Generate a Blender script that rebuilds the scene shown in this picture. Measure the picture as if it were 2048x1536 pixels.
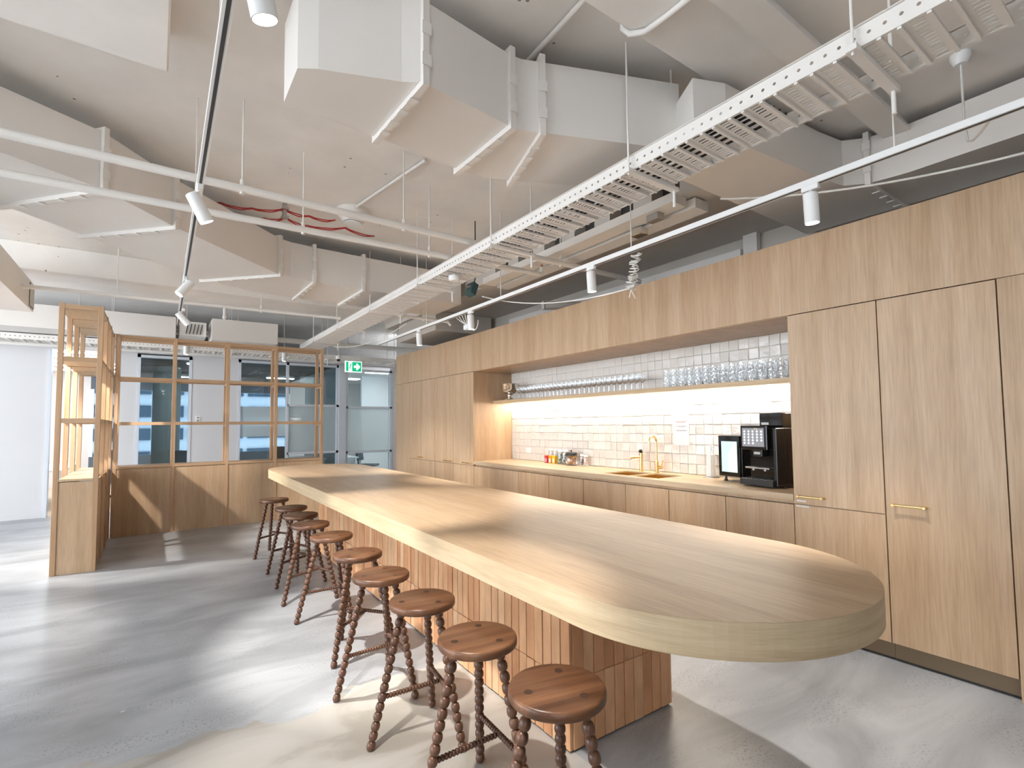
import bpy, bmesh, math, random
from mathutils import Vector, Matrix
random.seed(7)
for o in list(bpy.data.objects): bpy.data.objects.remove(o)
S = bpy.context.scene
COL = S.collection
PI = math.pi

# ------------------------------------------------------------------ camera
F_PX, YAW, PITCH, ROLL, CX, CY = 1017.57, 0.618935, 0.0533, -0.009713, 1033.62, 794.69
cam_d = bpy.data.cameras.new('camera'); cam = bpy.data.objects.new('camera', cam_d); COL.objects.link(cam)
fw = Vector((math.sin(YAW)*math.cos(PITCH), math.cos(YAW)*math.cos(PITCH), math.sin(PITCH)))
rt = Vector((math.cos(YAW), -math.sin(YAW), 0)); up = rt.cross(fw)
r2 = rt*math.cos(ROLL)+up*math.sin(ROLL); u2 = up*math.cos(ROLL)-rt*math.sin(ROLL)
cam.matrix_world = Matrix(((r2.x,u2.x,-fw.x,0),(r2.y,u2.y,-fw.y,0),(r2.z,u2.z,-fw.z,1.5),(0,0,0,1)))
cam_d.sensor_width = 36; cam_d.lens = 36*F_PX/2048
cam_d.shift_x = (1024-CX)/2048; cam_d.shift_y = (CY-768)/2048
cam_d.clip_start = 0.05; cam_d.clip_end = 200
S.camera = cam

# ------------------------------------------------------------------ world, exposure
w = bpy.data.worlds.new('daylight'); S.world = w; w.use_nodes = True
bg = w.node_tree.nodes['Background']; bg.inputs[0].default_value = (0.86,0.93,1.0,1); bg.inputs[1].default_value = 4.8
S.view_settings.view_transform = 'Standard'; S.view_settings.look = 'None'
S.view_settings.gamma = 1.0; S.view_settings.use_curve_mapping = False
S.view_settings.exposure = 0.80
SPOT_W = 150.0            # track spotlights
SPOT_COL = (1.0,0.95,0.88)
LED_E = 62.0

# ------------------------------------------------------------------ helpers
WM = {}
def setw(o, m): WM[o.name] = m.copy()
def wm(o): return WM.get(o.name, Matrix.Identity(4))
def tag(o, label=None, cat=None, group=None, kind=None):
    if label: o['label'] = label
    if cat: o['category'] = cat
    if group: o['group'] = group
    if kind: o['kind'] = kind
    return o
def thing(name, label, cat, loc=(0,0,0), rz=0.0, group=None):
    o = bpy.data.objects.new(name, None); COL.objects.link(o); o.empty_display_size = 0.1
    o.location = loc; o.rotation_euler = (0,0,rz)
    setw(o, Matrix.Translation(Vector(loc)) @ Matrix.Rotation(rz,4,'Z'))
    return tag(o, label, cat, group)
def link(name, me, parent=None, mat=None, local=False, loc=None, rot=None):
    o = bpy.data.objects.new(name, me); COL.objects.link(o)
    if mat and not me.materials: me.materials.append(MAT[mat])
    if loc is not None: o.location = loc
    if rot is not None: o.rotation_euler = rot
    if parent is not None:
        o.parent = parent
        if local: setw(o, wm(parent))
        else:
            o.matrix_parent_inverse = wm(parent).inverted(); setw(o, Matrix.Identity(4))
    return o
def copy_tree(o, parent=None):
    c = o.copy(); COL.objects.link(c)
    if parent is not None: c.parent = parent
    for ch in list(o.children): copy_tree(ch, c)
    return c
def basis(d):
    d = Vector(d).normalized(); a = Vector((0,0,1)) if abs(d.z) < 0.95 else Vector((1,0,0))
    u = d.cross(a).normalized(); return u, d.cross(u).normalized(), d

class G:
    def __init__(s): s.v = []; s.f = []; s.m = []; s.mi = 0
    def add(s, vs, fs):
        n = len(s.v); s.v += [tuple(v) for v in vs]; s.f += [tuple(i+n for i in f) for f in fs]; s.m += [s.mi]*len(fs); return s
    def box(s, x0, x1, y0, y1, z0, z1):
        return s.add([(x0,y0,z0),(x1,y0,z0),(x1,y1,z0),(x0,y1,z0),(x0,y0,z1),(x1,y0,z1),(x1,y1,z1),(x0,y1,z1)],
                     [(0,3,2,1),(4,5,6,7),(0,1,5,4),(1,2,6,5),(2,3,7,6),(3,0,4,7)])
    def cbox(s, x0, x1, y0, y1, z0, z1, b=0.003):          # box with chamfered edges
        bm = bmesh.new(); bmesh.ops.create_cube(bm, size=1)
        for v in bm.verts: v.co = Vector(((x0+x1)/2+v.co.x*(x1-x0), (y0+y1)/2+v.co.y*(y1-y0), (z0+z1)/2+v.co.z*(z1-z0)))
        bmesh.ops.bevel(bm, geom=bm.edges[:], offset=b, segments=1, affect='EDGES')
        bm.verts.index_update(); s.add([v.co[:] for v in bm.verts], [[v.index for v in f.verts] for f in bm.faces]); bm.free(); return s
    def bar(s, p0, p1, wd, ht, upv=(0,0,1)):                # rectangular bar between two points
        p0, p1 = Vector(p0), Vector(p1); d = (p1-p0).normalized(); u = d.cross(Vector(upv))
        if u.length < 1e-4: u = Vector((1,0,0))
        u.normalize(); v = u.cross(d).normalized(); vs = []
        for p in (p0,p1):
            for a,b in ((-1,-1),(1,-1),(1,1),(-1,1)): vs.append(p+u*a*wd/2+v*b*ht/2)
        return s.add(vs, [(3,2,1,0),(4,5,6,7),(0,1,5,4),(1,2,6,5),(2,3,7,6),(3,0,4,7)])
    def tube(s, pts, r, n=8, caps=True):
        pts = [Vector(p) for p in pts]; rings = []; prev = None
        for i,p in enumerate(pts):
            d = (pts[min(i+1,len(pts)-1)]-pts[max(i-1,0)])
            if d.length < 1e-9: d = Vector((0,0,1))
            d.normalize()
            if prev is None: u = basis(d)[0]
            else:
                u = prev - d*prev.dot(d)
                u = basis(d)[0] if u.length < 1e-4 else u.normalized()
            prev = u; v = d.cross(u); rr = r[i] if isinstance(r,(list,tuple)) else r
            rings.append([p+(u*math.cos(2*PI*k/n)+v*math.sin(2*PI*k/n))*rr for k in range(n)])
        vs = [q for R in rings for q in R]; fs = []
        for i in range(len(rings)-1):
            for k in range(n): fs.append((i*n+k, i*n+(k+1)%n, (i+1)*n+(k+1)%n, (i+1)*n+k))
        if caps: fs += [tuple(range(n))[::-1], tuple((len(rings)-1)*n+k for k in range(n))]
        return s.add(vs, fs)
    def lathe(s, prof, c=(0,0,0), d=(0,0,1), n=20):         # prof: (radius, height) list
        u,v,d = basis(d); c = Vector(c); vs = []; fs = []
        for r,h in prof:
            for k in range(n): vs.append(c+d*h+(u*math.cos(2*PI*k/n)+v*math.sin(2*PI*k/n))*max(r,1e-5))
        for i in range(len(prof)-1):
            for k in range(n): fs.append((i*n+k, i*n+(k+1)%n, (i+1)*n+(k+1)%n, (i+1)*n+k))
        return s.add(vs, fs)
    def prism(s, poly, z0, z1, b=0.0):
        n = len(poly); lv = [(z0,1)] ; vs = []; fs = []
        cx = sum(p[0] for p in poly)/n; cy = sum(p[1] for p in poly)/n
        rings = [(z0,0),(z1,0)] if b == 0 else [(z0,b),(z0+b,0),(z1-b,0),(z1,b)]
        for z,ins in rings:
            for i,(x,y) in enumerate(poly):
                if ins:
                    a = Vector(poly[i-1]); q = Vector((x,y)); c = Vector(poly[(i+1)%n])
                    t = (c-a).normalized(); nn = Vector((-t.y,t.x)); vs.append((x+nn.x*ins, y+nn.y*ins, z))
                else: vs.append((x,y,z))
        for k in range(len(rings)-1):
            for i in range(n): fs.append((k*n+i, k*n+(i+1)%n, (k+1)*n+(i+1)%n, (k+1)*n+i))
        fs += [tuple(range(n))[::-1], tuple((len(rings)-1)*n+i for i in range(n))]
        return s.add(vs, fs)
    def hexa(s, a, b):                                       # two quads (4 pts each) joined to a solid
        return s.add(list(a)+list(b), [(3,2,1,0),(4,5,6,7),(0,1,5,4),(1,2,6,5),(2,3,7,6),(3,0,4,7)])
    def mesh(s, name, mat, smooth=False):
        me = bpy.data.meshes.new(name); me.from_pydata([tuple(v) for v in s.v], [], s.f)
        for mm in (mat if isinstance(mat,(list,tuple)) else [mat]): me.materials.append(MAT[mm])
        if len(me.materials) > 1: me.polygons.foreach_set('material_index', s.m)
        if smooth: me.polygons.foreach_set('use_smooth', [True]*len(me.polygons))
        me.update()
        if smooth:
            try: me.set_sharp_from_angle(angle=math.radians(40))
            except Exception: pass
        bm = bmesh.new(); bm.from_mesh(me); bmesh.ops.recalc_face_normals(bm, faces=bm.faces[:]); bm.to_mesh(me); bm.free()
        return me
    def build(s, name, mat, parent=None, smooth=False, local=False):
        return link(name, s.mesh(name, mat, smooth), parent, None, local)
def arc(c, r, a0, a1, n, ax1, ax2):
    c, ax1, ax2 = Vector(c), Vector(ax1), Vector(ax2)
    return [c+ax1*r*math.cos(a0+(a1-a0)*i/n)+ax2*r*math.sin(a0+(a1-a0)*i/n) for i in range(n+1)]
def struct(o): o['kind'] = 'structure'; return o

# ------------------------------------------------------------------ materials
MAT = {}
def mat(name, col=(0.8,0.8,0.8), rough=0.5, metal=0.0, spec=0.5, emit=None, es=0.0):
    m = bpy.data.materials.new(name); m.use_nodes = True; nt = m.node_tree; b = nt.nodes['Principled BSDF']
    b.inputs['Base Color'].default_value = (*col,1); b.inputs['Roughness'].default_value = rough; b.inputs['Metallic'].default_value = metal
    b.inputs['Specular IOR Level'].default_value = spec
    if emit: b.inputs['Emission Color'].default_value = (*emit,1); b.inputs['Emission Strength'].default_value = es
    MAT[name] = m; return m, nt, b
def N(nt, t, **kw):
    n = nt.nodes.new(t)
    for k,v in kw.items():
        if k in n.inputs: n.inputs[k].default_value = v
        else: setattr(n, k, v)
    return n
def coords(nt, scale, rnd=0.0):
    tc = N(nt,'ShaderNodeTexCoord'); mp = N(nt,'ShaderNodeMapping'); mp.inputs['Scale'].default_value = scale
    if rnd:
        oi = N(nt,'ShaderNodeObjectInfo'); ml = N(nt,'ShaderNodeMath', operation='MULTIPLY'); ml.inputs[1].default_value = rnd
        nt.links.new(oi.outputs['Random'], ml.inputs[0])
        ad = N(nt,'ShaderNodeVectorMath', operation='ADD'); nt.links.new(tc.outputs['Object'], ad.inputs[0]); nt.links.new(ml.outputs[0], ad.inputs[1])
        nt.links.new(ad.outputs[0], mp.inputs['Vector'])
    else: nt.links.new(tc.outputs['Object'], mp.inputs['Vector'])
    return mp
def ramp(nt, fac, stops):
    r = N(nt,'ShaderNodeValToRGB'); e = r.color_ramp.elements
    while len(e) > 1: e.remove(e[-1])
    e[0].position = stops[0][0]; e[0].color = (*stops[0][1],1)
    for p,c in stops[1:]:
        x = e.new(p); x.color = (*c,1)
    nt.links.new(fac, r.inputs[0]); return r
def mixc(nt, a, b, fac, mode='MIX'):
    m = N(nt,'ShaderNodeMix', data_type='RGBA', blend_type=mode)
    for s,i in ((a,6),(b,7)):
        if hasattr(s,'links') or hasattr(s,'is_linked'): nt.links.new(s, m.inputs[i])
        else: m.inputs[i].default_value = (*s,1)
    if hasattr(fac,'is_linked'): nt.links.new(fac, m.inputs[0])
    else: m.inputs[0].default_value = fac
    return m.outputs[2]
def bump(nt, b, h, strength=0.2, dist=0.002):
    n = N(nt,'ShaderNodeBump'); n.inputs['Strength'].default_value = strength; n.inputs['Distance'].default_value = dist
    nt.links.new(h, n.inputs['Height']); nt.links.new(n.outputs[0], b.inputs['Normal'])
def wood(name, dark, mid, light, axis, band=9.0, fine=90.0, rough=0.45, rnd=3.0, spec=0.4, contrast=0.42, scl=None):
    m, nt, b = mat(name, mid, rough, spec=spec); ai = 'XYZ'.index(axis)
    sc = [band]*3; sc[ai] = band*0.05; sc = scl[0] if scl else sc; c1 = coords(nt, sc, rnd)
    n1 = N(nt,'ShaderNodeTexNoise'); n1.inputs['Scale'].default_value = 1; n1.inputs['Detail'].default_value = 6; n1.inputs['Distortion'].default_value = 0.4
    nt.links.new(c1.outputs[0], n1.inputs['Vector'])
    r1 = ramp(nt, n1.outputs[0], [(0.30,dark),(0.5,mid),(0.70,light)])
    sf = [fine]*3; sf[ai] = fine*0.045; sf = scl[1] if scl else sf; c2 = coords(nt, sf, rnd)
    n2 = N(nt,'ShaderNodeTexNoise'); n2.inputs['Scale'].default_value = 1; n2.inputs['Detail'].default_value = 3
    nt.links.new(c2.outputs[0], n2.inputs['Vector'])
    r2_ = ramp(nt, n2.outputs[0], [(0.30,tuple(1-contrast*0.45 for _ in range(3))),(0.66,(1,1,1))])
    o = mixc(nt, r1.outputs[0], r2_.outputs[0], 0.75, 'MULTIPLY')
    nt.links.new(o, b.inputs['Base Color']); bump(nt, b, n2.outputs[0], 0.10, 0.001); return m
OAK = ((0.465,0.306,0.180),(0.525,0.360,0.224),(0.575,0.410,0.270))
wood('oak_panel', *OAK, 'Z', 8, 110, 0.42, contrast=0.52)
wood('oak_table', (0.410,0.280,0.170),(0.470,0.334,0.212),(0.520,0.382,0.255), 'Y', 8, 110, 0.40, rnd=0, spec=0.32, contrast=0.62)
wood('oak_edge', (0.44,0.325,0.195),(0.51,0.388,0.243),(0.57,0.448,0.293), 'Y', 22, 110, 0.5, rnd=0, scl=((1.5,1.5,26),(9,9,260)))
wood('oak_counter', (0.47,0.34,0.21),(0.56,0.42,0.275),(0.62,0.48,0.33), 'Y', 7, 80, 0.40, rnd=0)
wood('oak_shelf_board', (0.47,0.33,0.19),(0.56,0.41,0.25),(0.63,0.47,0.30), 'Y', 7, 80, 0.45)
wood('timber_post', (0.43,0.265,0.145),(0.51,0.325,0.190),(0.57,0.38,0.235), 'Z', 12, 90, 0.5)
wood('timber_rail_x', (0.43,0.27,0.15),(0.51,0.335,0.20),(0.57,0.385,0.24), 'X', 12, 90, 0.5)
wood('timber_rail_y', (0.43,0.27,0.15),(0.51,0.335,0.20),(0.57,0.385,0.24), 'Y', 12, 90, 0.5)
wood('walnut_seat', (0.072,0.030,0.014),(0.135,0.058,0.028),(0.205,0.095,0.046), 'X', 16, 120, 0.36, rnd=9, contrast=0.8)
wood('walnut_turned', (0.062,0.027,0.015),(0.102,0.046,0.026),(0.148,0.070,0.040), 'Z', 22, 120, 0.34, rnd=9, contrast=0.5)
mat('walnut_plug', (0.040,0.018,0.010), 0.5)
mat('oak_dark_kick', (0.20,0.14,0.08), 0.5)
mat('shadow_gap', (0.09,0.06,0.04), 0.7)
def white_paint(name, col, rough=0.6, sc=3.0, var=0.06, pits=False):
    m, nt, b = mat(name, col, rough, spec=0.3); c = coords(nt, (sc,)*3)
    n = N(nt,'ShaderNodeTexNoise'); n.inputs['Scale'].default_value = 1; n.inputs['Detail'].default_value = 5; nt.links.new(c.outputs[0], n.inputs['Vector'])
    r = ramp(nt, n.outputs[0], [(0.3,tuple(x*(1-var) for x in col)),(0.7,tuple(min(1,x*(1+var*0.5)) for x in col))]); out = r.outputs[0]
    if pits:
        vo = N(nt,'ShaderNodeTexVoronoi'); vo.inputs['Scale'].default_value = 1; c2 = coords(nt, (9,9,9)); nt.links.new(c2.outputs[0], vo.inputs['Vector'])
        n3 = N(nt,'ShaderNodeTexNoise'); n3.inputs['Scale'].default_value = 1.3; nt.links.new(coords(nt,(1,1,1)).outputs[0], n3.inputs['Vector'])
        t1 = N(nt,'ShaderNodeMath', operation='LESS_THAN'); t1.inputs[1].default_value = 0.10; nt.links.new(vo.outputs['Distance'], t1.inputs[0])
        t2 = N(nt,'ShaderNodeMath', operation='GREATER_THAN'); t2.inputs[1].default_value = 0.62; nt.links.new(n3.outputs[0], t2.inputs[0])
        t3 = N(nt,'ShaderNodeMath', operation='MULTIPLY'); nt.links.new(t1.outputs[0], t3.inputs[0]); nt.links.new(t2.outputs[0], t3.inputs[1])
        out = mixc(nt, out, tuple(x*0.35 for x in col), t3.outputs[0])
    nt.links.new(out, b.inputs['Base Color']); bump(nt, b, n.outputs[0], 0.15, 0.01); return m
white_paint('ceiling_paint', (0.90,0.865,0.825), 0.75, 2.2, 0.07, pits=True)
white_paint('duct_paint', (0.81,0.77,0.725), 0.5, 1.5, 0.03)
white_paint('service_white', (0.83,0.80,0.76), 0.45, 4, 0.02)
white_paint('wall_white', (0.66,0.65,0.655), 0.6, 1.0, 0.02)
white_paint('bulkhead_grey', (0.62,0.575,0.52), 0.6, 1.5, 0.04)
white_paint('lamp_white', (0.86,0.86,0.85), 0.35, 4, 0.01)
mat('dark_void', (0.055,0.050,0.045), 0.8)
mat('dark_slot', (0.05,0.05,0.055), 0.5)
mat('black_plastic', (0.014,0.013,0.013), 0.22)
mat('black_gloss', (0.008,0.008,0.008), 0.06)
mat('black_matt', (0.02,0.02,0.02), 0.5)
mat('brass', (0.86,0.62,0.28), 0.24, 1.0)
mat('chrome', (0.78,0.77,0.74), 0.10, 1.0)
mat('steel_grey', (0.50,0.50,0.49), 0.35, 1.0)
mat('aluminium_frame', (0.66,0.69,0.74), 0.4, 0.0)
mat('lamp_lens', (1,1,1), 0.4, emit=(1.0,0.95,0.88), es=14)
mat('led_strip', (1,1,1), 0.4, emit=(1.0,0.92,0.80), es=LED_E)
mat('linear_light', (1,1,1), 0.4, emit=(1.0,0.98,0.95), es=15)
mat('exit_green', (0.0,0.35,0.16), 0.4, emit=(0.0,0.42,0.20), es=0.55)
mat('exit_white', (0.9,0.95,0.92), 0.4, emit=(0.86,1.0,0.93), es=0.55)
mat('paper', (0.80,0.79,0.82), 0.7); mat('ink', (0.22,0.20,0.22), 0.7); mat('ink_red', (0.50,0.20,0.18), 0.7)
mat('screen_grey', (0.05,0.05,0.05), 0.2, emit=(0.17,0.17,0.18), es=1.0)
mat('screen_icon', (0.5,0.5,0.55), 0.3, emit=(0.75,0.85,1.0), es=1.0)
mat('screen_amber', (0.5,0.3,0.05), 0.3, emit=(1.0,0.6,0.15), es=1.0)
mat('fridge_glow', (0.3,0.4,0.42), 0.25, emit=(0.36,0.56,0.62), es=0.8)
mat('fridge_glow2', (0.4,0.5,0.5), 0.3, emit=(0.52,0.68,0.68), es=0.8)
mat('red_cable', (0.42,0.02,0.02), 0.5); mat('white_cable', (0.80,0.78,0.74), 0.5)
mat('box_red', (0.62,0.03,0.05), 0.4); mat('box_orange', (0.90,0.38,0.01), 0.4); mat('box_yellow', (0.88,0.55,0.02), 0.4); mat('box_pink', (0.85,0.45,0.55), 0.5)
mat('label_white', (0.85,0.82,0.76), 0.5); mat('biscuit', (0.62,0.30,0.07), 0.8); mat('tea_bags', (0.50,0.52,0.44), 0.8); mat('tea_dark', (0.12,0.15,0.10), 0.8)
mat('salt_pink', (0.90,0.52,0.40), 0.6); mat('pepper_dark', (0.03,0.03,0.035), 0.5)
mat('carpet_beige', (0.55,0.47,0.38), 0.9); mat('chair_dark', (0.05,0.055,0.065), 0.7); mat('chair_blue', (0.08,0.13,0.18), 0.7)
mat('table_white', (0.78,0.78,0.78), 0.4); mat('column_teal', (0.42,0.56,0.60), 0.5); mat('door_teal', (0.20,0.27,0.29), 0.5)
mat('slat_dark', (0.10,0.085,0.07), 0.6); mat('facade_pale', (0.105,0.135,0.17), 0.7); mat('facade_glass', (0.012,0.025,0.04), 0.1)
mat('sensor_teal', (0.03,0.075,0.075), 0.4); mat('sprinkler_red', (0.45,0.10,0.06), 0.4)
mat('white_plastic', (0.84,0.84,0.83), 0.35); mat('paper_roll', (0.90,0.87,0.82), 0.8)
# brick
m, nt, b = mat('brick', (0.55,0.33,0.19), 0.8, spec=0.2)
oi = N(nt,'ShaderNodeObjectInfo')
r = ramp(nt, oi.outputs['Random'], [(0.0,(0.50,0.245,0.125)),(0.3,(0.58,0.315,0.170)),(0.6,(0.62,0.365,0.205)),(0.85,(0.66,0.425,0.260)),(1.0,(0.56,0.275,0.135))])
n1 = N(nt,'ShaderNodeTexNoise'); n1.inputs['Scale'].default_value = 1; n1.inputs['Detail'].default_value = 6; nt.links.new(coords(nt,(14,14,6),9).outputs[0], n1.inputs['Vector'])
r2_ = ramp(nt, n1.outputs[0], [(0.3,(0.80,0.76,0.72)),(0.65,(1.05,1.03,1.0))])
nt.links.new(mixc(nt, r.outputs[0], r2_.outputs[0], 0.8, 'MULTIPLY'), b.inputs['Base Color'])
n2 = N(nt,'ShaderNodeTexNoise'); n2.inputs['Scale'].default_value = 1; n2.inputs['Detail'].default_value = 4; nt.links.new(coords(nt,(90,90,60),9).outputs[0], n2.inputs['Vector'])
bump(nt, b, n2.outputs[0], 0.35, 0.003)
mat('brick_core', (0.04,0.025,0.018), 0.9)
# tile glaze
m, nt, b = mat('tile_glaze', (0.66,0.62,0.575), 0.16, spec=0.5)
oi = N(nt,'ShaderNodeObjectInfo')
r = ramp(nt, oi.outputs['Random'], [(0.0,(0.69,0.65,0.60)),(0.5,(0.75,0.715,0.67)),(1.0,(0.80,0.77,0.73))]); nt.links.new(r.outputs[0], b.inputs['Base Color'])
n1 = N(nt,'ShaderNodeTexNoise'); n1.inputs['Scale'].default_value = 1; n1.inputs['Detail'].default_value = 3; nt.links.new(coords(nt,(16,16,16),9).outputs[0], n1.inputs['Vector'])
bump(nt, b, n1.outputs[0], 0.5, 0.012)
mat('grout', (0.42,0.38,0.34), 0.9)
# concrete floor
m, nt, b = mat('concrete', (0.4,0.4,0.4), 0.3, spec=0.5)
def noise(nt, sc, det=5, dist=0.0, rgh=0.5):
    n = N(nt,'ShaderNodeTexNoise'); n.inputs['Scale'].default_value = 1; n.inputs['Detail'].default_value = det; n.inputs['Distortion'].default_value = dist; n.inputs['Roughness'].default_value = rgh
    nt.links.new(coords(nt, sc).outputs[0], n.inputs['Vector']); return n
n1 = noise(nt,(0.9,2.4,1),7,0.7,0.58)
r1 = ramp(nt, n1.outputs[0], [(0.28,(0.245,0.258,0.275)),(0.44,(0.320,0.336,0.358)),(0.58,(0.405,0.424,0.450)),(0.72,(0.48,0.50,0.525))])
n2 = noise(nt,(75,75,1),3); n3 = noise(nt,(2.5,5,1),4)
sp1 = ramp(nt, n2.outputs[0], [(0.54,(0,0,0)),(0.66,(1,1,1))]); sp2 = ramp(nt, n3.outputs[0], [(0.46,(0,0,0)),(0.64,(1,1,1))])
sp = N(nt,'ShaderNodeMath', operation='MULTIPLY'); nt.links.new(sp1.outputs[0], sp.inputs[0]); nt.links.new(sp2.outputs[0], sp.inputs[1])
spm = N(nt,'ShaderNodeMath', operation='MULTIPLY'); spm.inputs[1].default_value = 0.75; nt.links.new(sp.outputs[0], spm.inputs[0])
o1 = mixc(nt, r1.outputs[0], (0.16,0.17,0.19), spm.outputs[0])
n4 = noise(nt,(7,9,1),3); f4 = N(nt,'ShaderNodeMath', operation='GREATER_THAN'); f4.inputs[1].default_value = 0.76; nt.links.new(n4.outputs[0], f4.inputs[0])
o2 = mixc(nt, o1, (0.60,0.60,0.58), f4.outputs[0])
# pale screed repair patch beside the stools (its own outline in plan)
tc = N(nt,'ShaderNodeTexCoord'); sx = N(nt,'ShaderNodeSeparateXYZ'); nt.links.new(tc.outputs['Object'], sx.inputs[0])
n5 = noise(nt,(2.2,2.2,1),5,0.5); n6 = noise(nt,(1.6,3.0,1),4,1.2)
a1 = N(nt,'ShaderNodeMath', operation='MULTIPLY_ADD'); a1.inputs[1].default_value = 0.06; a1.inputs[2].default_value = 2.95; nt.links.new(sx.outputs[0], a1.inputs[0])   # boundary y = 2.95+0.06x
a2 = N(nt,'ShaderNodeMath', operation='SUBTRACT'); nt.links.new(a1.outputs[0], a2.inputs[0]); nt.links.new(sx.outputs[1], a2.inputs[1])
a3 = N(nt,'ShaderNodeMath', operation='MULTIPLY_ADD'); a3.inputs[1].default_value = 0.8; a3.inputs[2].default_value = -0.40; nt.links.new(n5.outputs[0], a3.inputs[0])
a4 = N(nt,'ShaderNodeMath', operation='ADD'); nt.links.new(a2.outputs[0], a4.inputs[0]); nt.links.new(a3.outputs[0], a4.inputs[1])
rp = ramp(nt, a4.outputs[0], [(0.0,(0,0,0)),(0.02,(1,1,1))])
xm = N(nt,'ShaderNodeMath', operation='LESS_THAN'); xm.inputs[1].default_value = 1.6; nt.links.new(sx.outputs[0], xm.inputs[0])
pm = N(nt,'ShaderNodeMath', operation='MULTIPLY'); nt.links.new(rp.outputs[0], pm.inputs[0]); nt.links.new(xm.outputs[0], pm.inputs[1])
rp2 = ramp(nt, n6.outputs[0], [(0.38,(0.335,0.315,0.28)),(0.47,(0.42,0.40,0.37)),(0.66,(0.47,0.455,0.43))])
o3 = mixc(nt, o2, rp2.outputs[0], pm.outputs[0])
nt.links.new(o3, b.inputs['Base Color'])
b.inputs['Roughness'].default_value = 0.31
bump(nt, b, n1.outputs[0], 0.05, 0.01)
# glass
def glass(name, tint=(0.95,0.98,0.98), refl=0.08, bumpy=False, rough=0.02, frost=0.0):
    m = bpy.data.materials.new(name); m.use_nodes = True; nt = m.node_tree
    for n in list(nt.nodes): nt.nodes.remove(n)
    out = N(nt,'ShaderNodeOutputMaterial'); tr = N(nt,'ShaderNodeBsdfTransparent'); tr.inputs[0].default_value = (*tint,1)
    gl = N(nt,'ShaderNodeBsdfGlossy'); gl.inputs['Roughness'].default_value = rough; gl.inputs[0].default_value = (0.95,0.97,1,1)
    lw = N(nt,'ShaderNodeLayerWeight'); lw.inputs[0].default_value = 0.25
    ad = N(nt,'ShaderNodeMath', operation='MULTIPLY_ADD'); ad.inputs[1].default_value = 0.35 if bumpy else 0.7; ad.inputs[2].default_value = refl; nt.links.new(lw.outputs['Fresnel'], ad.inputs[0])
    mx = N(nt,'ShaderNodeMixShader'); nt.links.new(ad.outputs[0], mx.inputs[0]); nt.links.new(tr.outputs[0], mx.inputs[1]); nt.links.new(gl.outputs[0], mx.inputs[2])
    if bumpy:
        vo = N(nt,'ShaderNodeTexVoronoi'); vo.inputs['Scale'].default_value = 1; nt.links.new(coords(nt,(110,110,90),5).outputs[0], vo.inputs['Vector'])
        bp = N(nt,'ShaderNodeBump'); bp.inputs['Strength'].default_value = 1.0; bp.inputs['Distance'].default_value = 0.012; nt.links.new(vo.outputs['Distance'], bp.inputs['Height'])
        nt.links.new(bp.outputs[0], gl.inputs['Normal']); nt.links.new(bp.outputs[0], lw.inputs['Normal'])
    last = mx.outputs[0]
    if frost:
        df = N(nt,'ShaderNodeBsdfTranslucent'); df.inputs[0].default_value = (0.86,0.92,0.93,1)
        d2 = N(nt,'ShaderNodeBsdfDiffuse'); d2.inputs[0].default_value = (0.80,0.86,0.87,1)
        m2 = N(nt,'ShaderNodeMixShader'); m2.inputs[0].default_value = 0.5; nt.links.new(df.outputs[0], m2.inputs[1]); nt.links.new(d2.outputs[0], m2.inputs[2])
        m3 = N(nt,'ShaderNodeMixShader'); m3.inputs[0].default_value = frost; nt.links.new(last, m3.inputs[1]); nt.links.new(m2.outputs[0], m3.inputs[2]); last = m3.outputs[0]
    nt.links.new(last, out.inputs[0]); MAT[name] = m
glass('clear_glass', refl=0.05); glass('glassware', (0.98,0.985,0.985), 0.08); glass('cut_glass', (0.98,0.985,0.985), 0.16, rough=0.03, frost=0.10)
glass('pane_glass', (0.84,0.93,0.96), 0.05); glass('frosted_glass', (0.80,0.90,0.93), 0.04, frost=0.62)

# ------------------------------------------------------------------ structure: floor, ceiling, walls
YB = 11.75; ZC = 3.75
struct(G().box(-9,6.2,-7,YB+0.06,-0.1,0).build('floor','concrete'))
ceil = struct(G().box(-9,9,-7,19,ZC,ZC+0.2).build('ceiling','ceiling_paint'))
def beam(x0,x1,y0,y1,z): G().cbox(x0,x1,y0,y1,z,ZC,0.01).build('ceiling_beam','ceiling_paint',ceil)
beam(1.2,4.72,-2.2,1.74,3.56)          # wide shallow beam over the near end
beam(-6.0,0.02,1.4,3.42,3.52)          # boxed downstand top left
beam(-6.0,4.72,8.3,9.3,3.42)           # beam towards the back wall
struct(G().box(-2.4,4.95,-4.6,-4.4,0,ZC).build('daylight_block_front','wall_white'))  # unseen wall added behind the camera to cut daylight on the near end
struct(G().box(-4.6,-4.4,-4.4,0.7,0,ZC).build('daylight_block_left','wall_white'))  # unseen wall added to block daylight from the near left
wr = struct(G().box(4.78,4.95,-4.4,YB,0,ZC).build('wall_right','bulkhead_grey'))

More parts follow.
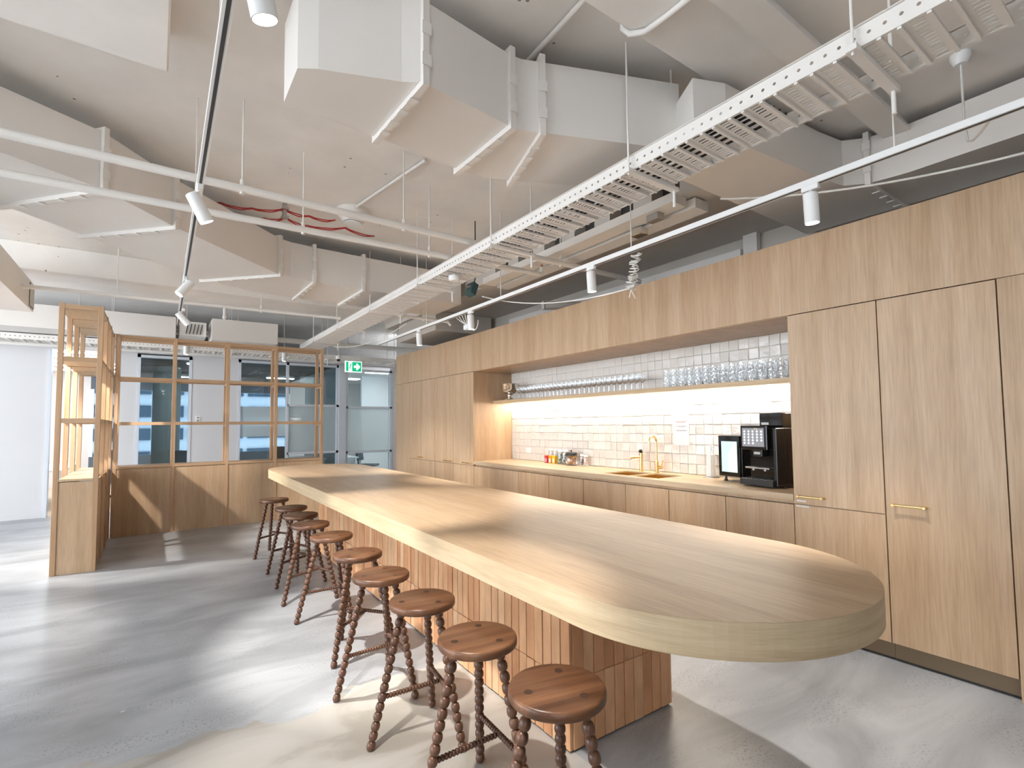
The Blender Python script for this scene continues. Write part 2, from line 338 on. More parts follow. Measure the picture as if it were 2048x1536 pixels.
# back wall with openings
SX = [-9,-1.50,-0.58,-0.28,0.58,1.38,3.40,3.56,4.66,4.78]
def wall_piece(x0,x1,z0,z1,name='wall_back',m='wall_white'):
    return G().box(x0,x1,YB,YB+0.12,z0,z1).build(name,m,WB if name!='wall_back' else None)
WB = struct(G().box(-9,6.2,YB,YB+0.12,2.90,2.99).build('wall_back','wall_white'))
struct(G().box(-9,9,18.9,19,2.9,ZC).build('void_shade_wall','dark_void'))  # wall coloured dark to give the shade of the ceiling void
for x0,x1 in ((-9,-1.50),(-0.58,-0.28),(0.58,1.38)):
    G().box(x0,x1,YB,YB+0.12,0,2.90).build('wall_panel','wall_white',WB)
struct(G().cbox(-9,-1.50,YB-0.012,YB,0,0.11,0.003).build('baseboard_back','wall_white'))
def frame(name, x0, x1, z0, z1, verts=(), horis=(), panes=(), w_=0.05, label=None):
    g = G().box(x0,x0+w_,YB-0.01,YB+0.09,z0,z1).box(x1-w_,x1,YB-0.01,YB+0.09,z0,z1).box(x0,x1,YB-0.01,YB+0.09,z1-w_,z1).box(x0,x1,YB-0.01,YB+0.09,z0,z0+0.04)
    for a in verts: g.box(a-w_/2,a+w_/2,YB-0.01,YB+0.09,z0,z1)
    for a,p,q in horis: g.box(p,q,YB-0.01,YB+0.09,a-0.025,a+0.025)
    o = struct(g.build(name,'aluminium_frame'))
    for i,(a,b_,c,d,mt) in enumerate(panes): G().box(a,b_,YB+0.035,YB+0.045,c,d).build('pane',mt,o)
    return o
frame('window_1',-0.28,0.58,0,2.87,panes=[(-0.23,0.53,0.04,2.82,'pane_glass')])
frame('window_2',1.38,3.40,0,2.88,verts=(2.32,),horis=((1.96,2.32,3.4),(0.93,2.32,3.4)),
      panes=[(1.43,2.295,0.04,1.30,'pane_glass'),(1.43,2.295,1.30,1.92,'frosted_glass'),(1.43,2.295,1.92,2.83,'pane_glass'),
             (2.345,3.35,0.04,0.905,'pane_glass'),(2.345,3.35,0.955,1.935,'frosted_glass'),(2.345,3.35,1.985,2.83,'pane_glass')])
G().box(3.40,3.56,YB-0.03,YB+0.12,0,2.90).build('wall_panel','aluminium_frame',WB)
frame('window_3',3.56,4.66,0,2.82,horis=((1.93,3.56,4.66),(0.90,3.56,4.66)),
      panes=[(3.61,4.61,0.04,0.875,'pane_glass'),(3.61,4.61,0.925,1.905,'frosted_glass'),(3.61,4.61,1.955,2.77,'pane_glass')])
G().box(4.66,4.95,YB,YB+0.12,0,2.90).build('wall_panel','wall_white',WB)
# jamb of the open doorway on the left
struct(G().box(-1.50,-1.46,YB-0.02,YB+0.13,0,2.90).build('trim_1','aluminium_frame'))

# rooms beyond the back wall
struct(G().box(-9,9,YB+0.06,19,-0.1,0).build('floor_beyond','carpet_beige'))
cb = struct(G().box(-9,-0.45,YB+0.12,18.9,2.95,3.05).build('ceiling_beyond','wall_white'))
cb2 = struct(G().box(3.5,9,YB+0.12,19,2.95,3.05).build('ceiling_beyond_right','wall_white'))
cb3 = struct(G().box(-0.45,3.5,YB+0.12,19,3.02,3.1).build('ceiling_beyond_middle','dark_void'))
for i in range(30):
    G().box(-0.45,3.5,YB+0.25+i*0.2,YB+0.36+i*0.2,2.90,3.02).build('ceiling_slat','slat_dark',cb3)
struct(G().box(-0.50,-0.42,YB+0.12,15.6,0,2.95).build('wall_beyond_left','wall_white'))
struct(G().box(3.46,3.54,YB+0.12,15.2,0,2.95).build('wall_beyond_right','door_teal'))
struct(G().box(3.54,9,17.6,17.8,0,2.95).build('wall_far_right','wall_white'))
struct(G().box(4.88,5.9,14.6,14.7,0,2.95).build('wall_room_partition','wall_white'))
struct(G().box(5.9,6.0,YB+0.12,17.6,0,2.95).build('wall_room_side','wall_white'))
struct(G().box(-9,-1.4,17.6,17.8,0,2.95).build('wall_far_left','wall_white'))
# far windows of the middle room with mullions
fw_ = struct(G().box(-1.4,3.54,17.6,17.75,0,0.75).box(-1.4,3.54,17.6,17.75,2.55,2.95).build('window_4','facade_pale'))
for x in (-1.4,-0.8,0.15,1.1,2.05,3.0,3.48): G().box(x,x+0.07,17.58,17.70,0.75,2.55).build('mullion','white_plastic',fw_)
# building across the street
bl = thing('office_building','pale office building with rows of dark windows seen through the far glazing','building',(0,26,0))
G().box(-14,14,26,27,-6,14).build('facade','facade_pale',bl)
for r_ in range(6):
    for c_ in range(24):
        G().box(-13.5+c_*1.13,-13.5+c_*1.13+0.95,25.93,26.02,-0.9+r_*0.95,-0.42+r_*0.95).build('window_pane','facade_glass',bl)

# ------------------------------------------------------------------ joinery wall (doors in plane x = XF)
XF, XBK = 3.78, 4.47
ZT, ZD, ZK, ZL = 2.83, 2.28, 0.115, 0.91        # top, door head, kick, split line
def bar_handle(door, y0, y1, z, m='brass'):
    g = G().tube([(XF-0.034,y0,z),(XF-0.034,y1,z)],0.0055,10)
    for y in (y0+0.004,y1-0.004): g.tube([(XF,y,z),(XF-0.042,y,z)],0.0075,10)
    return g.build('handle',m,door,True)
def door(parent, y0, y1, z0, z1, g_=0.003):
    return G().cbox(XF,XF+0.02,y0+g_,y1-g_,z0+g_,z1-g_,0.001).build('door','oak_panel',parent)
bh = thing('bulkhead_panel','long oak veneer bulkhead running above all the tall cupboards','panel',(XF,4.3,ZD))
G().cbox(XF,XF+0.02,-0.9,9.317,ZD+0.003,ZT,0.001).build('front_panel','oak_panel',bh)
G().box(XF+0.02,XBK,1.868,6.398,ZD+0.0,ZD+0.02).build('soffit_panel','oak_panel',bh)
G().box(XF+0.02,XBK,-0.9,9.317,ZT-0.02,ZT).build('top_panel','oak_panel',bh)
ep = thing('end_panel','oak end panel at the far end of the cupboard wall beside the glazing','panel',(XF,9,0))
G().cbox(XF,XBK,8.667+0.003,9.317,0.0,ZD,0.001).build('panel','oak_panel',ep)
ep2 = thing('end_panel','tall oak end panel at the right edge, reaching the floor','panel',(XF,0,0))
G().cbox(XF,XBK,-0.9,0.723-0.003,0.0,ZD,0.001).build('panel','oak_panel',ep2)
def tall(y0, y1, label, split=True, handle=None, hz=0.97, group=None):
    t = thing('tall_cupboard',label,'cupboard',((XF+XBK)/2,(y0+y1)/2,0))
    G().box(XF+0.022,XBK,y0+0.001,y1-0.001,ZK,ZD-0.002).build('carcass','oak_panel',t)
    G().box(XF+0.05,XBK,y0+0.001,y1-0.001,0.012,ZK).build('kickboard','oak_dark_kick',t)
    G().box(XF+0.055,XBK,y0+0.001,y1-0.001,0.0,0.012).build('plinth_seal','black_matt',t)
    if split:
        d1 = door(t,y0,y1,ZL,ZD); d2 = door(t,y0,y1,ZK,ZL)
    else: d1 = door(t,y0,y1,ZK,ZD); d2 = None
    if handle: bar_handle(d1,*handle,hz)
    return t,d1,d2
tA,dA,dA2 = tall(1.299,1.868,'tall cupboard with split door next to the coffee machine',True,(1.66,1.826))
g = G().box(XF-0.001,XF,1.785,1.845,0.929,0.940).build('label_strip','label_white',dA)
g = G().box(XF-0.001,XF,1.765,1.850,0.893,0.904).build('label_strip','label_white',dA2)
for dd,z,y0,y1 in ((dA,0.9345,1.79,1.84),(dA2,0.8985,1.77,1.845)):
    g = G()
    for i in range(9): g.box(XF-0.0016,XF-0.001,y0+(y1-y0)*i/9,y0+(y1-y0)*(i+0.6)/9,z-0.002,z+0.002)
    tag(g.build('lettering','ink',dd),kind='stuff')
tall(0.723,1.299,'tall cupboard with one full height door and brass bar handle, nearest the camera',False,(1.087,1.254),0.977)
tall(6.398,7.02,'tall cupboard at the far side of the tiled niche, brass handle on its right',True,(6.45,6.68),0.945)
tall(7.02,7.65,'tall cupboard two doors beyond the tiled niche with small brass handle',True,(7.06,7.27),0.945)
tall(7.65,8.165,'third tall cupboard beyond the tiled niche with tiny handle by its far edge',True,(8.10,8.14),0.955)
tall(8.165,8.667,'last tall cupboard beside the plain far end panel',True,(8.19,8.23),0.955)
edges = [1.868,2.41,2.97,3.49,4.09,4.68,5.29,5.85,6.398]
bl_ = ['base cupboard below the coffee machine, nearest one','second base cupboard from the coffee machine end','base cupboard below the right sink bowl','base cupboard below the brass boiling water tap',
       'base cupboard just left of the sink','base cupboard below the jar of biscuits','base cupboard second from the far end of the counter','base cupboard at the far end of the counter']
for i in range(8):
    y0,y1 = edges[i],edges[i+1]
    t = thing('base_cupboard',bl_[i],'cupboard',((XF+XBK)/2,(y0+y1)/2,0))
    G().box(XF+0.022,XBK,y0+0.001,y1-0.001,ZK,0.70).box(XF+0.06,XF+0.075,y0+0.001,y1-0.001,0.70,0.93).build('carcass','shadow_gap',t)
    G().box(XF+0.05,XBK,y0+0.001,y1-0.001,0.012,ZK).build('kickboard','oak_dark_kick',t)
    G().box(XF+0.055,XBK,y0+0.001,y1-0.001,0.0,0.012).build('plinth_seal','black_matt',t)
    door(t,y0,y1,ZK,0.905)
    G().box(XF+0.03,XF+0.045,y0,y1,0.905,0.932).build('finger_rail','oak_panel',t)
# counter with two sink cut-outs
ct = thing('countertop','long oak worktop running through the tiled niche','worktop',(4.1,4.1,0.93))
zc0,zc1 = 0.932,0.977
bowls = [(3.90,4.27,3.555,3.905),(3.90,4.27,3.175,3.515)]
g = G().box(XF,3.90,1.87,6.396,zc0,zc1).box(4.27,XBK-0.005,1.87,6.396,zc0,zc1)
for a,c in ((1.87,3.175),(3.515,3.555),(3.905,6.396)): g.box(3.90,4.27,a,c,zc0,zc1)
g.build('slab','oak_counter',ct)
sk = thing('double_sink','brass double bowl sink set into the worktop','sink',(4.08,3.54,0.77))
for x0,x1,y0,y1 in bowls:
    t_=0.004; z0=0.79; z1=zc1-0.012
    G().box(x0,x1,y0,y1,z0,z0+t_).box(x0,x0+t_,y0,y1,z0,z1).box(x1-t_,x1,y0,y1,z0,z1).box(x0,x1,y0,y0+t_,z0,z1).box(x0,x1,y1-t_,y1,z0,z1).build('bowl','brass',sk)
    G().lathe([(0.0,0.0),(0.03,0.0),(0.035,0.004),(0.0,0.004)],((x0+x1)/2+0.08,(y0+y1)/2,z0+t_),(0,0,1),16).build('drain','brass',sk,True)
# tiled splashback
ts = thing('tiled_splashback','handmade cream glazed tiles covering the back of the niche','tiles',(4.47,4.13,0.977))
G().box(4.462,4.475,1.872,6.394,0.98,ZD-0.001).build('grout_bed','grout',ts)
tm = []
for k in range(6):
    g = G(); h_ = 0.0475; q_ = 0.041; rv = random.Random(k)
    ox = [0.007+rv.uniform(-0.002,0.003) for _ in range(4)]
    vs = [(0,-h_,-h_),(0,h_,-h_),(0,h_,h_),(0,-h_,h_)]
    vs += [(-o_*0.75,sy*h_,sz*h_) for o_,(sy,sz) in zip(ox,((-1,-1),(1,-1),(1,1),(-1,1)))]
    vs += [(-o_,sy*q_,sz*q_) for o_,(sy,sz) in zip(ox,((-1,-1),(1,-1),(1,1),(-1,1)))]
    fs = [(0,1,2,3)]
    for r_ in (0,4): fs += [(r_+i,r_+(i+1)%4,r_+4+(i+1)%4,r_+4+i) for i in range(4)]
    fs += [(8,9,10,11)]
    tm.append(g.add(vs,fs).mesh('tile','tile_glaze'))
cells = []
ny = 46; py = (6.394-1.872)/ny; nz = 13; pz = (ZD-0.98)/nz
for j in range(nz):
    off = 0.0
    for i in range(ny): cells.append((1.872+(i+0.5)*py, 0.98+(j+0.5)*pz))
cells.sort(key=lambda c: c[0]*1.0 + (0.0 if c[1] < 1.9 else 2.2))
far = G()
for n_,(y,z) in enumerate(cells):
    jy,jz = random.uniform(-0.0015,0.0015),random.uniform(-0.0015,0.0015); rx = random.uniform(-0.02,0.02); ry = random.uniform(-0.03,0.03); rz_ = random.uniform(-0.03,0.03)
    sc = (1.0, py/0.0982, pz/0.0982)
    if n_ < 300:
        o = link('tile',tm[n_%6],ts); o.location = (4.462,y+jy,z+jz); o.rotation_euler = (rx,ry,rz_); o.scale = sc
    else:
        M_ = Matrix.Translation((4.462,y+jy,z+jz)) @ Matrix.Rotation(ry,4,'Y') @ Matrix.Rotation(rz_,4,'Z') @ Matrix.Diagonal((*sc,1))
        me = tm[n_%6]; far.add([M_@v.co for v in me.vertices],[tuple(p.vertices) for p in me.polygons])
o = far.build('tile_field','tile_glaze',ts); o['kind'] = 'stuff'
# shelf with LED strip
sh = thing('niche_shelf','oak shelf of glassware with a light strip under it','shelf',(4.28,4.13,1.81))
G().cbox(4.11,4.452,1.872,6.394,1.812,1.855,0.001).build('board','oak_shelf_board',sh)
G().box(4.405,4.43,1.90,6.36,1.803,1.812).build('led_strip','led_strip',sh)
SHZ = 1.855; CTZ = zc1

# glassware on the shelf
def wine_proto():
    t = thing('wine_glass','stemmed wine glass in the long row on the niche shelf','glass',(0,0,0),0,'wine glasses on the niche shelf')
    G().lathe([(0.0,0.000),(0.033,0.001),(0.033,0.003),(0.006,0.006),(0.0035,0.015)],n=14).build('foot','glassware',t,True,True)
    G().lathe([(0.0035,0.015),(0.0032,0.080)],n=8).build('stem','glassware',t,True,True)
    G().lathe([(0.0032,0.080),(0.020,0.090),(0.033,0.112),(0.036,0.135),(0.031,0.175)],n=14).build('bowl','glassware',t,True,True)
    return t
wp = wine_proto(); first = True
for row in range(2):
    for i in range(27):
        y = 5.80-i*0.083+row*0.02; x = 4.17+row*0.10
        if row == 2 and i > 22: continue
        o = wp if first else copy_tree(wp); first = False
        o.location = (x+random.uniform(-0.004,0.004), y+random.uniform(-0.006,0.006), SHZ)
def tumbler_proto():
    t = thing('tumbler','tall textured glass tumbler in the row on the niche shelf','glass',(0,0,0),0,'textured tumblers on the niche shelf')
    g = G(); nr,nh = 26,16; rv = random.Random(3); vs = []
    for j in range(nh+1):
        for k in range(nr):
            rr_ = (0.031+0.0035*min(1,j/3))*(1+(rv.uniform(-0.045,0.045) if 0 < j < nh else 0)); a = 2*PI*(k+0.5*(j%2))/nr
            vs.append((rr_*math.cos(a),rr_*math.sin(a),0.166*j/nh))
    g.add(vs,[(j*nr+k,j*nr+(k+1)%nr,(j+1)*nr+(k+1)%nr,(j+1)*nr+k) for j in range(nh) for k in range(nr)])
    g.build('wall','cut_glass',t,False,True)
    G().lathe([(0.0,0.004),(0.029,0.004),(0.029,0.012),(0.0,0.012)],n=16).build('base','glassware',t,True,True)
    return t
tp = tumbler_proto(); first = True
for row in range(2):
    for i in range(15):
        o = tp if first else copy_tree(tp); first = False
        o.location = (4.165+row*0.10, 3.255-i*0.0885+random.uniform(-0.006,0.006)+row*0.012, SHZ)
bw = thing('punch_bowl','polished metal footed bowl at the far end of the niche shelf','bowl',(4.20,6.07,SHZ))
G().lathe([(0.0,0.0),(0.075,0.0),(0.078,0.012),(0.055,0.022),(0.040,0.045),(0.040,0.075),(0.052,0.090)],(4.20,6.07,SHZ),n=28).build('foot','chrome',bw,True)
G().lathe([(0.0,0.088),(0.06,0.092),(0.105,0.120),(0.130,0.165),(0.136,0.225),(0.142,0.232),(0.132,0.230),(0.124,0.168),(0.098,0.126),(0.0,0.100)],(4.20,6.07,SHZ),n=32).build('basin','chrome',bw,True)

# items on the counter
tap = thing('gooseneck_tap','tall brass gooseneck mixer tap behind the sink','tap',(4.33,3.545,CTZ))
G().lathe([(0.0,0.0),(0.026,0.0),(0.026,0.006),(0.021,0.010),(0.021,0.12),(0.016,0.125),(0.0,0.125)],(4.33,3.545,CTZ),n=18).build('base','brass',tap,True)
pts = [(4.33,3.545,CTZ+0.12),(4.33,3.545,CTZ+0.33)]+arc((4.275,3.545,CTZ+0.33),0.055,0,PI,10,(1,0,0),(0,0,1))+[(4.22,3.545,CTZ+0.25)]
G().tube(pts,0.011,12).build('spout','brass',tap,True)
lv = G().tube([(4.33,3.53,CTZ+0.06),(4.33,3.475,CTZ+0.06)],0.018,12).tube([(4.33,3.485,CTZ+0.07),(4.33,3.462,CTZ+0.135)],0.0055,8); lv.build('lever','brass',tap,True)
bt = thing('boiling_water_tap','short brass boiling water tap left of the gooseneck tap','tap',(4.33,3.755,CTZ))
G().lathe([(0.0,0.0),(0.026,0.0),(0.026,0.004),(0.021,0.006),(0.021,0.205)],(4.33,3.755,CTZ),n=18).build('body','brass',bt,True)
G().tube([(4.33,3.755,CTZ+0.204),(4.318,3.755,CTZ+0.232)],[0.021,0.020],16).build('cap','black_plastic',bt,True)
G().tube([(4.315,3.755,CTZ+0.155),(4.225,3.80,CTZ+0.150),(4.212,3.806,CTZ+0.135)],[0.011,0.010,0.009],10).build('spout','brass',bt,True)
G().lathe([(0.0,0.0),(0.007,0.0),(0.007,0.004),(0.0,0.005)],(4.309,3.755,CTZ+0.185),(-1,0,0),10).build('button','box_red',bt,True)
th = thing('paper_towel_holder','white paper towel roll on a thin wire stand by the coffee machine','towel holder',(4.36,2.92,CTZ))
G().lathe([(0.0,0.0),(0.075,0.0),(0.075,0.006),(0.0,0.008)],(4.36,2.92,CTZ),n=20).build('base','steel_grey',th,True)
G().lathe([(0.016,0.010),(0.038,0.010),(0.038,0.215),(0.016,0.215),(0.016,0.010)],(4.36,2.92,CTZ),n=22).build('paper_roll','paper_roll',th,True)
G().tube([(4.36,2.92,CTZ+0.005),(4.36,2.92,CTZ+0.29)]+arc((4.36,2.905,CTZ+0.29),0.015,PI,0,6,(0,1,0),(0,0,1))+[(4.36,2.89,CTZ+0.22)],0.003,6).build('wire_loop','steel_grey',th,True)
G().tube([(4.315,2.89,CTZ+0.006),(4.315,2.89,CTZ+0.23)],0.003,6).build('wire_arm','steel_grey',th,True)
nt_ = thing('notice_sheet','printed paper notice stuck on the tiles above the sink','notice',(4.452,3.32,1.43))
G().box(4.449,4.4505,3.222,3.418,1.27,1.585).build('sheet','paper',nt_)
def lines(z, y0, y1, hgt, m):
    g = G(); n = int((y1-y0)/0.012)
    for i in range(n): g.box(4.4482,4.449,y0+i*0.012,y0+i*0.012+0.009,z-hgt/2,z+hgt/2)
    tag(g.build('text_line',m,nt_),kind='stuff')
lines(1.562,3.27,3.37,0.004,'ink'); lines(1.515,3.245,3.395,0.005,'ink_red'); lines(1.505,3.265,3.375,0.005,'ink_red'); lines(1.468,3.245,3.395,0.004,'ink'); lines(1.461,3.27,3.36,0.004,'ink'); lines(1.425,3.25,3.39,0.003,'ink'); lines(1.418,3.255,3.385,0.003,'ink')
# power outlet at the niche's far end
po = thing('power_outlet','white double power outlet on the tiles at the far end of the counter','outlet',(4.452,5.95,1.12))
G().cbox(4.444,4.452,5.90,6.02,1.085,1.16,0.002).build('plate','white_plastic',po); G().box(4.442,4.444,5.92,5.945,1.105,1.14).box(4.442,4.444,5.975,6.0,1.105,1.14).build('switch','label_white',po)
# tea boxes and jars (left to right)
def jar(name, label, cat, y, x, r, h_, fill, fillh, lid, n=18):
    t = thing(name,label,cat,(x,y,CTZ))
    G().lathe([(0.0,0.0),(r,0.0),(r*1.02,0.004),(r*1.02,h_*0.9),(r*0.9,h_)],(x,y,CTZ),n=n).build('jar_glass','glassware',t,True)
    if fill == 'biscuit':
        for k in range(16):
            a = random.uniform(0,2*PI); q = r*random.uniform(0.1,0.55); zc_ = CTZ+0.018+fillh*(k//4)/4.2
            g = G().lathe([(0.0,-0.005),(0.028,-0.005),(0.032,0.0),(0.028,0.006),(0.0,0.007)],(x+q*math.cos(a),y+q*math.sin(a),zc_+0.012),(random.uniform(-1,1),random.uniform(-1,1),random.uniform(0.6,2.0)),12)
            g.build('biscuit','biscuit',t,True)
    elif fill:
        g = G()
        for k in range(14):
            a = random.uniform(0,2*PI); q = r*random.uniform(0,0.6); zz = CTZ+0.01+fillh*k/14
            d_ = Vector((random.uniform(-1,1),random.uniform(-1,1),random.uniform(-0.6,0.6))).normalized()*r*0.45
            p = Vector((x+q*math.cos(a)*0.6,y+q*math.sin(a)*0.6,zz+0.012)); g.mi = k%2; g.bar(p-d_,p+d_,r*0.7,0.010)
        tag(g.build('filling',fill,t),kind='stuff')
    if lid == 'black':
        G().lathe([(0.0,h_+0.030),(r*0.85,h_+0.028),(r*0.98,h_+0.018),(r*0.98,h_-0.012),(0.0,h_-0.012)],(x,y,CTZ),n=n).build('lid','black_matt',t,True)
        G().lathe([(0.0,h_+0.058),(0.014,h_+0.054),(0.006,h_+0.048),(0.006,h_+0.028)],(x,y,CTZ),n=12).build('knob','black_matt',t,True)
    elif lid: G().lathe([(0.0,h_+0.018),(r*0.75,h_+0.016),(r*0.92,h_+0.004),(r*0.92,h_-0.004),(0.0,h_-0.004)],(x,y,CTZ),n=n).build('lid',lid,t,True)
    return t
def teabox(label, y, m, x=4.375):
    t = thing('tea_box',label,'box',(x,y,CTZ))
    G().cbox(x-0.035,x+0.035,y-0.028,y+0.028,CTZ,CTZ+0.10,0.002).build('carton',m,t)
    G().box(x-0.0362,x-0.035,y-0.02,y+0.02,CTZ+0.012,CTZ+0.062).build('front_label','label_white' if m!='box_red' else 'box_pink',t)
teabox('small red tea box, first in the row of boxes on the counter',5.43,'box_red')
teabox('orange tea box between the red and the yellow box',5.345,'box_orange')
teabox('yellow tea box next to the jars on the counter',5.27,'box_yellow')
# clear lidded containers standing behind the boxes
for k,(y,lb) in enumerate(((5.42,'clear canister with white lid behind the red tea box'),(5.33,'clear canister with white lid behind the orange tea box'),(5.245,'clear canister with white lid behind the yellow tea box'))):
    jar('canister',lb,'canister',y,4.425,0.030,0.17,None,0,'white_plastic',14)
jar('tea_jar','glass jar of green tea bags with white lid beside the yellow box','jar',5.165,4.38,0.042,0.16,['tea_bags','tea_dark'],0.11,'white_plastic')
jar('tea_jar','glass jar of dark tea bags with white lid beside the biscuit jar','jar',5.065,4.375,0.046,0.17,['tea_dark','tea_bags'],0.12,'white_plastic')
jar('tea_jar','small pink filled jar half hidden behind the biscuit jar','jar',4.995,4.42,0.032,0.13,['salt_pink','box_red'],0.08,'box_red')
jar('biscuit_jar','large glass jar of biscuits with black knobbed lid','jar',4.895,4.33,0.075,0.135,'biscuit',0.10,'black')
jar('spice_jar','clear spice jar with white lid and black label','jar',4.76,4.385,0.026,0.125,['pepper_dark','label_white'],0.07,'white_plastic',14)
jar('spice_jar','spice jar of pink salt, last in the row on the counter','jar',4.69,4.385,0.030,0.115,['salt_pink','salt_pink'],0.09,'label_white',14)

# coffee machine with milk fridge
RC = math.radians(-11)
cm = thing('coffee_machine','black automatic coffee machine with lit touchscreen on the counter','coffee machine',(4.19,2.20,CTZ),RC)
def L(g,name,m,par,smooth=False): return g.build(name,m,par,smooth,True)
# local: x from -0.2 (front) to 0.2, y -0.16..0.17
L(G().cbox(-0.10,0.20,-0.165,0.165,0.02,0.475,0.004),'body','black_plastic',cm)
L(G().cbox(-0.20,-0.10,-0.165,-0.135,0.02,0.475,0.004),'side_cheek','black_plastic',cm)
L(G().cbox(-0.17,-0.10,-0.135,0.165,0.30,0.475,0.004),'head','black_plastic',cm)
L(G().cbox(-0.112,-0.10,-0.13,0.16,0.06,0.30,0.002),'back_plate','black_gloss',cm)
dt = L(G().cbox(-0.235,-0.10,-0.15,0.165,0.012,0.062,0.003),'drip_tray','black_matt',cm)
g = G()
for i in range(14): g.box(-0.225,-0.115,-0.14+i*0.0215,-0.13+i*0.0215,0.062,0.066)
tag(L(g,'drip_grille','steel_grey',dt),kind='stuff')
scx = L(G().cbox(-0.225,-0.195,-0.10,0.155,0.300,0.495,0.004),'touchscreen','black_gloss',cm)
L(G().box(-0.2265,-0.225,-0.075,0.135,0.325,0.475),'display','screen_grey',scx)
g = G(); rows = [5,5,5,5,2]
for r_ in range(5):
    for c_ in range(5):
        if r_ == 4 and c_ > 2: continue
        y = 0.112-c_*0.041; z = 0.448-r_*0.024
        g.lathe([(0.0,0.0),(0.009,0.0),(0.007,0.001),(0.0,0.001)],(-0.2265,y,z),(-1,0,0),7)
tag(L(g,'drink_icons','screen_icon',scx),kind='stuff')
L(G().box(-0.2275,-0.2265,0.005,0.013,0.466,0.471).box(-0.2275,-0.2265,-0.012,-0.004,0.466,0.471),'status_icons','screen_amber',scx)
sp_ = L(G().cbox(-0.20,-0.11,-0.03,0.06,0.245,0.305,0.004),'spout_block','black_plastic',cm)
L(G().box(-0.2015,-0.20,-0.015,0.045,0.262,0.282),'badge','steel_grey',sp_)
L(G().cbox(-0.21,-0.115,-0.10,0.13,0.145,0.158,0.003).tube([(-0.19,0.06,0.145),(-0.19,0.06,0.130)],0.012,10).tube([(-0.19,-0.05,0.145),(-0.19,-0.05,0.130)],0.012,10),'cup_shelf','steel_grey',cm)
hp = L(G().cbox(-0.11,0.19,-0.16,0.06,0.475,0.595,0.004),'bean_hopper','black_gloss',cm)
L(G().box(-0.1115,-0.11,-0.03,0.04,0.50,0.52),'hopper_label','steel_grey',hp)
for x,y in ((-0.07,-0.13),(-0.07,0.13),(0.17,-0.13),(0.17,0.13)): L(G().lathe([(0.0,0),(0.018,0),(0.014,0.02),(0,0.02)],(x,y,0.0),n=10),'rubber_foot','black_matt',cm,True)
mf = thing('milk_fridge','black milk fridge with pale lit glass door beside the coffee machine','fridge',(4.28,2.58,CTZ),RC)
L(G().cbox(-0.10,0.16,-0.118,0.118,0.045,0.405,0.004),'body','black_plastic',mf)
dr = L(G().cbox(-0.125,-0.101,-0.118,0.118,0.045,0.405,0.003),'door','black_gloss',mf)
L(G().box(-0.1262,-0.125,-0.09,0.083,0.085,0.355),'lit_window','fridge_glow',dr)
L(G().add([(-0.1275,-0.088,0.087),(-0.1275,0.012,0.087),(-0.1275,0.008,0.235),(-0.1275,-0.035,0.30),(-0.1275,-0.062,0.353),(-0.1275,-0.088,0.345)],[(0,1,2,3,4,5)]).add([(-0.1263,-0.088,0.087),(-0.1263,0.012,0.087),(-0.1263,0.008,0.235),(-0.1263,-0.035,0.30),(-0.1263,-0.062,0.353),(-0.1263,-0.088,0.345)],[(0,1,2,3,4,5)]),'milk_bottle','fridge_glow2',dr)
for x,y in ((-0.07,-0.09),(-0.07,0.09),(0.13,-0.09),(0.13,0.09)): L(G().lathe([(0.0,0),(0.020,0),(0.010,0.02),(0.010,0.045),(0,0.045)],(x,y,0.0),n=10),'foot','black_matt',mf,True)

# ------------------------------------------------------------------ island bar
TH = -0.013
PV = Vector((1.93,4.0,0))
bar_ = thing('island_bar','long oak topped island bar with rounded ends on a vertical brick base','bar counter',PV,TH)
W_, YN, YFa, ZTP, TK = 0.669, 1.374-4, 7.776-4, 0.903, 0.116
poly = [(W_*math.cos(PI+PI*i/48), YN+W_*math.sin(PI+PI*i/48)) for i in range(49)]+[(W_*math.cos(PI*i/48), YFa+W_*math.sin(PI*i/48)) for i in range(49)]
g = G(); n = len(poly)
g.add([(x,y,ZTP) for x,y in poly],[tuple(range(n))]); g.build('tabletop','oak_table',bar_,False,True)
g = G(); g.prism(poly,ZTP-TK,ZTP-0.0005,0.0015); g.build('edge_band','oak_edge',bar_,False,True)
BX0,BX1,BY0,BY1 = -0.326,0.385,1.812-4,6.42-4; ZB1 = ZTP-TK
G().box(BX0+0.012,BX1-0.012,BY0+0.012,BY1-0.012,0.0,ZB1).build('base_core','brick_core',bar_,False,True)
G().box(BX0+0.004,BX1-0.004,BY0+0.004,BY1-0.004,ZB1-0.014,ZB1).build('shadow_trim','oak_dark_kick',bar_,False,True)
bw_ = 0.0675
def brick_mesh(h_):
    g = G(); w2 = bw_/2-0.0023; return g.cbox(-w2,w2,0,0.018,0,h_,0.0016).mesh('brick','brick')
BM = {0:brick_mesh(0.308), 1:brick_mesh(0.456)}
def put_brick(x,y,rz_,row,store=None):
    z = 0.010 if row == 0 else 0.320
    dp = random.uniform(-0.0018,0.0018); nx,ny_ = math.sin(rz_),-math.cos(rz_)
    loc = Vector((x+nx*dp,y+ny_*dp,z)); tilt = random.uniform(-0.004,0.004)
    o = link('brick',BM[row],bar_,local=True); o.location = loc; o.rotation_euler = (0,tilt,rz_)
    o.scale = (random.uniform(0.985,1.0),1,random.uniform(0.994,1.0))
nl = int(round((BY1-BY0)/bw_)); pl = (BY1-BY0)/nl; cnt = 0
